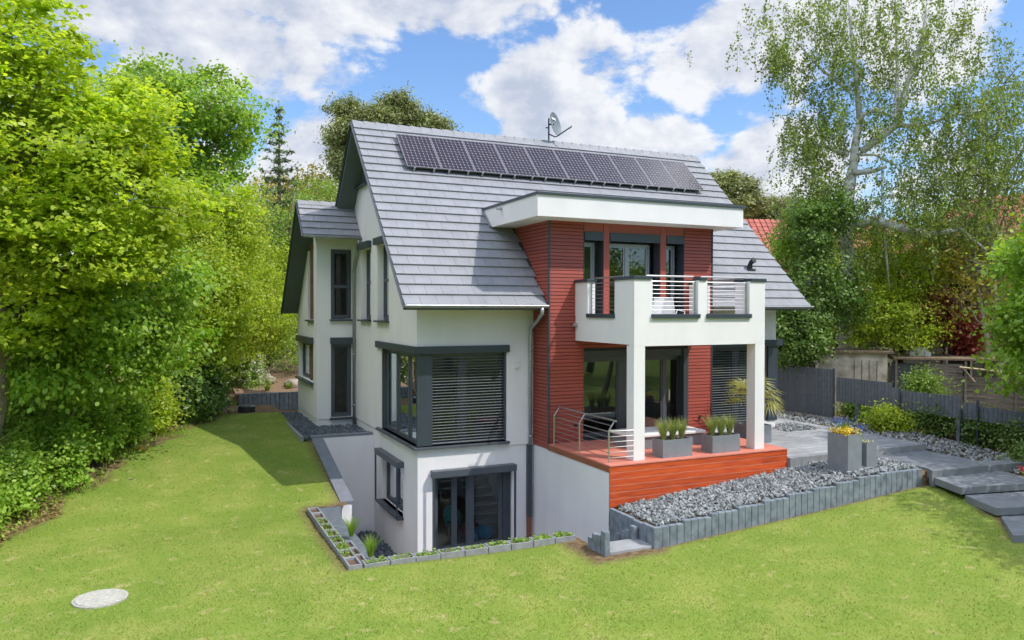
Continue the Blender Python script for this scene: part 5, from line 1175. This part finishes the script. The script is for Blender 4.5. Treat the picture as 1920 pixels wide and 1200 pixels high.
P = np.concatenate(strands); npmesh('crown', leaves_at(P, .1, 'rhomb', r, .1, None, 0, 1.0), 4, F['birchl'], bt)
lm = MB()
for pts, rd in (([(1850, 760, 31.0), (1848, 640, 31.0), (1852, 520, 31.0), (1830, 440, 31.0)], [.2, .17, .14, .1]), ([(1770, 520, 31.0), (1800, 450, 31.0), (1850, 380, 30.7), (1890, 320, 30.5), (1950, 240, 30.3)], [.06, .1, .1, .08, .05]), ([(1830, 440, 31.0), (1840, 360, 30.8), (1870, 250, 30.6), (1900, 150, 30.5)], [.1, .07, .05, .02])): lm.tube([tuple(at(*p)) for p in pts], rd, 8)
LIMBS = lm
# ivy column on a second trunk
tree('ivy_clad_trunk', (16.4, 3.6, -.4), [blob(1520, 430, 28.5, .75, 1.1), blob(1530, 520, 28.5, .9, 1.2), blob(1500, 600, 28.3, 1.1, 1.0), blob(1500, 640, 28, 1.1, .8), blob(1570, 400, 28.8, .6, .9), blob(1480, 650, 28.4, .9, .8), blob(1585, 560, 28.8, .8, 1.2)],
     26000, .11, 'oval', F['deep'], M['birch'], 'tree trunk wrapped in dark green ivy, between the house and the birch', 'tree', 22, rad=.2, hfork=5, clumpr=.2, per=34, fill=.35)
tree('lime_bush_tree', (17.5, 4.5, -.4), [blob(1500, 445, 31, .9, .6), blob(1470, 520, 31, 1.0, 1.3), blob(1530, 400, 32, 1.2, .7), blob(1460, 580, 31, .8, 1.2)],
     16000, .11, 'oval', F['fresh'], M['bark'], 'fresh green foliage just right of the roof edge, behind the ivy', 'tree', 23, rad=.1, hfork=2, clumpr=.28)
tree('elm_tree', (21, 3.0, -.4), [blob(1620, 480, 31, 1.5, 1.4), blob(1700, 520, 31, 1.6, 1.2), blob(1650, 590, 30, 1.5, 1.1), blob(1740, 450, 32, 1.6, 1.2), blob(1700, 610, 30, 1.3, .9), blob(1600, 620, 30, .9, .7), blob(1800, 480, 32, 1.5, 1.2)],
     34000, .1, 'oval', F['lime'], M['bark'], 'green tree filling the space beneath the horizontal birch limb', 'tree', 24, rad=.14, hfork=2, clumpr=.4, per=60, flat=.4, ntwig=120)
tree('drooping_tree', (23.9, .8, -.4), [blob(1880, 160, 30.0, 1.26, 1.49), blob(1850, 260, 30.0, 1.72, 1.38), blob(1800, 330, 30.5, 1.84, 1.15), blob(1900, 350, 30.0, 1.84, 1.61), blob(1750, 380, 31.0, 1.49, 0.92), blob(1850, 440, 30.5, 1.84, 1.15), blob(1780, 300, 31.0, 1.49, 0.80), blob(1950, 220, 30.0, 1.72, 2.30)],
     12000, .09, 'oval', F['birchl'], M['barklt'], 'wide pale-limbed tree leaning in from the right photo edge', 'tree', 25, rad=.22, hfork=4, clumpr=.4, per=30, droop=1.2, fill=.3, ntwig=160)
for ob in [o_ for o_ in COL.objects if o_.name.startswith('drooping_tree')]: LIMBS.each('limb', M['barklt'], ob, smooth=True)
tree('ochre_maple', (22.5, .2, -.4), [blob(1850, 500, 29, 1.4, .9), blob(1800, 560, 29, 1.0, .7), blob(1890, 570, 29, 1.1, .9), blob(1780, 470, 30, .9, .8)],
     2600, .12, 'maple', F['ochre'], M['barklt'], 'thin tree with ochre young leaves and a pale stem', 'tree', 26, rad=.13, hfork=2.4, clumpr=.4, per=20, ntwig=90)
tree('purple_maple', (23.2, 3.0, -.4), [blob(1790, 610, 30, .9, .55), blob(1740, 590, 30.5, .9, .5), blob(1810, 640, 30, .6, .5), blob(1760, 570, 30.5, .8, .5)],
     9000, .11, 'maple', F['red'], M['bark'], 'purple-red Japanese maple above the litter-strewn lean-to roof', 'tree', 27, rad=.07, hfork=1.2, clumpr=.25, per=24)
tree('garden_maple', (15.9, -6.6, -.9), [blob(1925, 500, 21, .8, .6), blob(1915, 600, 20.5, .7, .6), blob(1925, 690, 20, .8, .7), blob(1985, 600, 20, 1.2, 1.8), blob(1895, 640, 21, .35, .4), blob(1900, 470, 22, .4, .3), blob(1990, 440, 20, 1.0, 1.0)],
     13000, .12, 'maple', F['fresh'], M['bark'], 'bright green young maple overhanging the fence at the right photo edge', 'tree', 28, rad=.11, hfork=1.5, clumpr=.25, per=30)
tree('hazel_tree', (12.4, -12.9, -1.1), [[11.8, -12.2, 3.3, 1.1, 1.1, .8], [13.2, -12.8, 4.4, 1.5, 1.5, 1.2], [12.4, -13.4, 4.4, 1.1, 1.1, .9], [14.4, -11.6, 3.2, 1.4, 1.3, 1.2], [13.6, -10.6, 4.6, 1.2, 1.2, .8]],
     14000, .13, 'oval', F['fresh'], M['bark'], 'tree right of the lawn steps that throws the shade on the lawn', 'tree', 29, rad=.14, hfork=2.2, clumpr=.35)
tree('walnut_tree', (17.6, -9.2, -1.0), [[16.8, -8.6, 5.8, 1.6, 1.5, .9], [18.2, -7.4, 6.6, 1.8, 1.5, 1.0], [17.4, -10.4, 7.0, 1.7, 1.6, 1.0], [19.4, -9.2, 5.6, 1.7, 1.7, 1.2]],
     9000, .15, 'oval', F['fresh'], M['bark'], 'tree beyond the right photo edge whose dappled shade lies on the slab steps', 'tree', 30, rad=.16, hfork=3.2, clumpr=.45)
# shrubs under and in front of the fence
for k, (x, y, w_, h, f_, lb) in enumerate(((14.95, -1.6, .55, .8, 'lime', 'yellow-green feathery bush below the fence, beside the gravel'), (15.9, .3, .6, .8, 'mid', 'green bush seen under the raised fence boards'), (16.0, -2.6, .7, 1.1, 'deep', 'dark leafy bush under the middle of the fence'),
                                       (16.0, -3.9, .7, 1.0, 'deep', 'dark bush in shade between two fence posts'), (16.0, -5.3, .9, 1.2, 'deep', 'dark shrub under the right end of the fence'), (16.9, -1.4, .7, 2.0, 'mid', 'climbing green shrub rising over the fence by the shed'), (14.8, -6.2, .6, .5, 'deep', 'low dark shrub at the right end of the gravel strip'),
                                       (16.2, 5.4, 1.0, 2.2, 'mid', 'green shrub behind the first fence panel'), (16.5, 8.0, 1.6, 3.0, 'deep', 'dark shrub between the house corner and the ivy trunk'))):
    shrub('garden_shrub', x, y, w_, h, 5000, .08, 'oval', F[f_], lb, 110+k, group='shrubs along the privacy fence')
o = npmesh('blue_sage', tuft_verts((0, 0, 0), 80, .15, .4, .5, .014, .3, 16), 4, F['mid']); o.location = (13.7, -.9, -.28); tag(o, 'blue-flowered sage growing in the gravel near the fence', 'flowers')
r = np.random.default_rng(77); npmesh('petals', np.concatenate([scatter_quads((r.uniform(-.35, .35), r.uniform(-.35, .35), 0), 10, .015, .03, (.22, .42), 300+k, .2) for k in range(26)])+np.array([13.7, -.9, -.28]), 6, F['blue'], o)
r = np.random.default_rng(78); P = np.stack([r.uniform(13.6, 15.4, 700), r.uniform(-7.4, -6.4, 700), np.full(700, -.52)], -1); o = npmesh('bedding_plants', leaves_at(P, .09, 'oval', r, 1.2), 6, F['deep']); tag(o, 'low dark ground cover in the bed beside the slab steps', 'ground cover', kind='stuff')
P = np.repeat(np.stack([r.uniform(13.3, 14.6, 7), r.uniform(-7, -6.5, 7), np.full(7, -.4)], -1), 12, 0); P = P+r.normal(0, .03, P.shape); tag(npmesh('red_flowers', leaves_at(P, .07, 'rhomb', r, 1.2), 4, F['redp']), 'few red flowers in the bed beside the slab steps', 'flowers')

# --- distant tree belt behind everything, seen in gaps; copies of three trees
kinds = []
for k, (nm, f_, bk) in enumerate((('far_tree', 'mid', 'bark'), ('far_tree', 'fresh', 'bark'), ('far_tree', 'deep', 'bark'))):
    r = np.random.default_rng(200+k); bl = [[r.normal(0, 1.6), r.normal(0, 1.6), 3+i*.9, 2.6-.12*i, 2.6-.12*i, 1.7] for i in range(9)]
    kinds.append((nm, bl, F[f_], M[bk]))
protos = []
FT = [(58, 15, 44, 1), (90, 20, 52, .9), (-13, 14, 20, 0), (-12, 22, 0, 1), (-7, 26, 1, 0), (-16, 8, 2, 1), (-2, 34, 2, .9), (2, 44, 0, 1), (8, 48, 2, .9), (-5, 38, 1, 1), (18, 44, 2, .8), (24, 38, 0, .8), (30, 34, 1, .85), (38, 22, 0, .85), (40, 12, 2, .9), (34, 6, 1, .8), (38, -2, 0, .9), (30, -8, 2, .8), (36, -12, 1, .9), (26, 12, 2, .75), (29, 8, 0, .7), (44, 30, 1, 1), (26, -4, 1, .6), (23, -7, 0, .6),
      (-14, -27, 0, 1.0), (-6, -30, 1, 1.1), (3, -29, 2, 1.0), (11, -28, 0, 1.1), (19, -25, 1, 1.0), (-20, -26, 2, 1)]
FT = [q for q in FT if q[2] in (0, 1, 2)]
DIR = lambda x, y: 'behind the camera side of the garden' if y < -20 else ('left of the house' if x < -4 else ('behind the house roof' if x < 20 else 'beyond the fence on the right'))
cnt = {}
for i, (x, y, kd, s) in enumerate(FT):
    d = DIR(x, y); cnt[d] = cnt.get(d, 0)+1; lb = f"{ORD[cnt[d]-1]} background tree {d}, counting from the left"
    hit_ = [p for p in protos if p[0] == kd]
    if not hit_:
        nm, bl, fm, bk = kinds[kd]; t = tree(nm, (0, 0, -.3), bl, 16000, .2, 'oval', fm, bk, lb, 'tree', 210+kd, rad=.25, hfork=2, clumpr=.5, per=34, fill=.4, group='background trees')
        t.location = (x, y, -.3); t.scale = (s, s, s); protos.append((kd, t))
    else:
        dup(hit_[0][1], (x, y, -.3), i*1.3, lb, s)
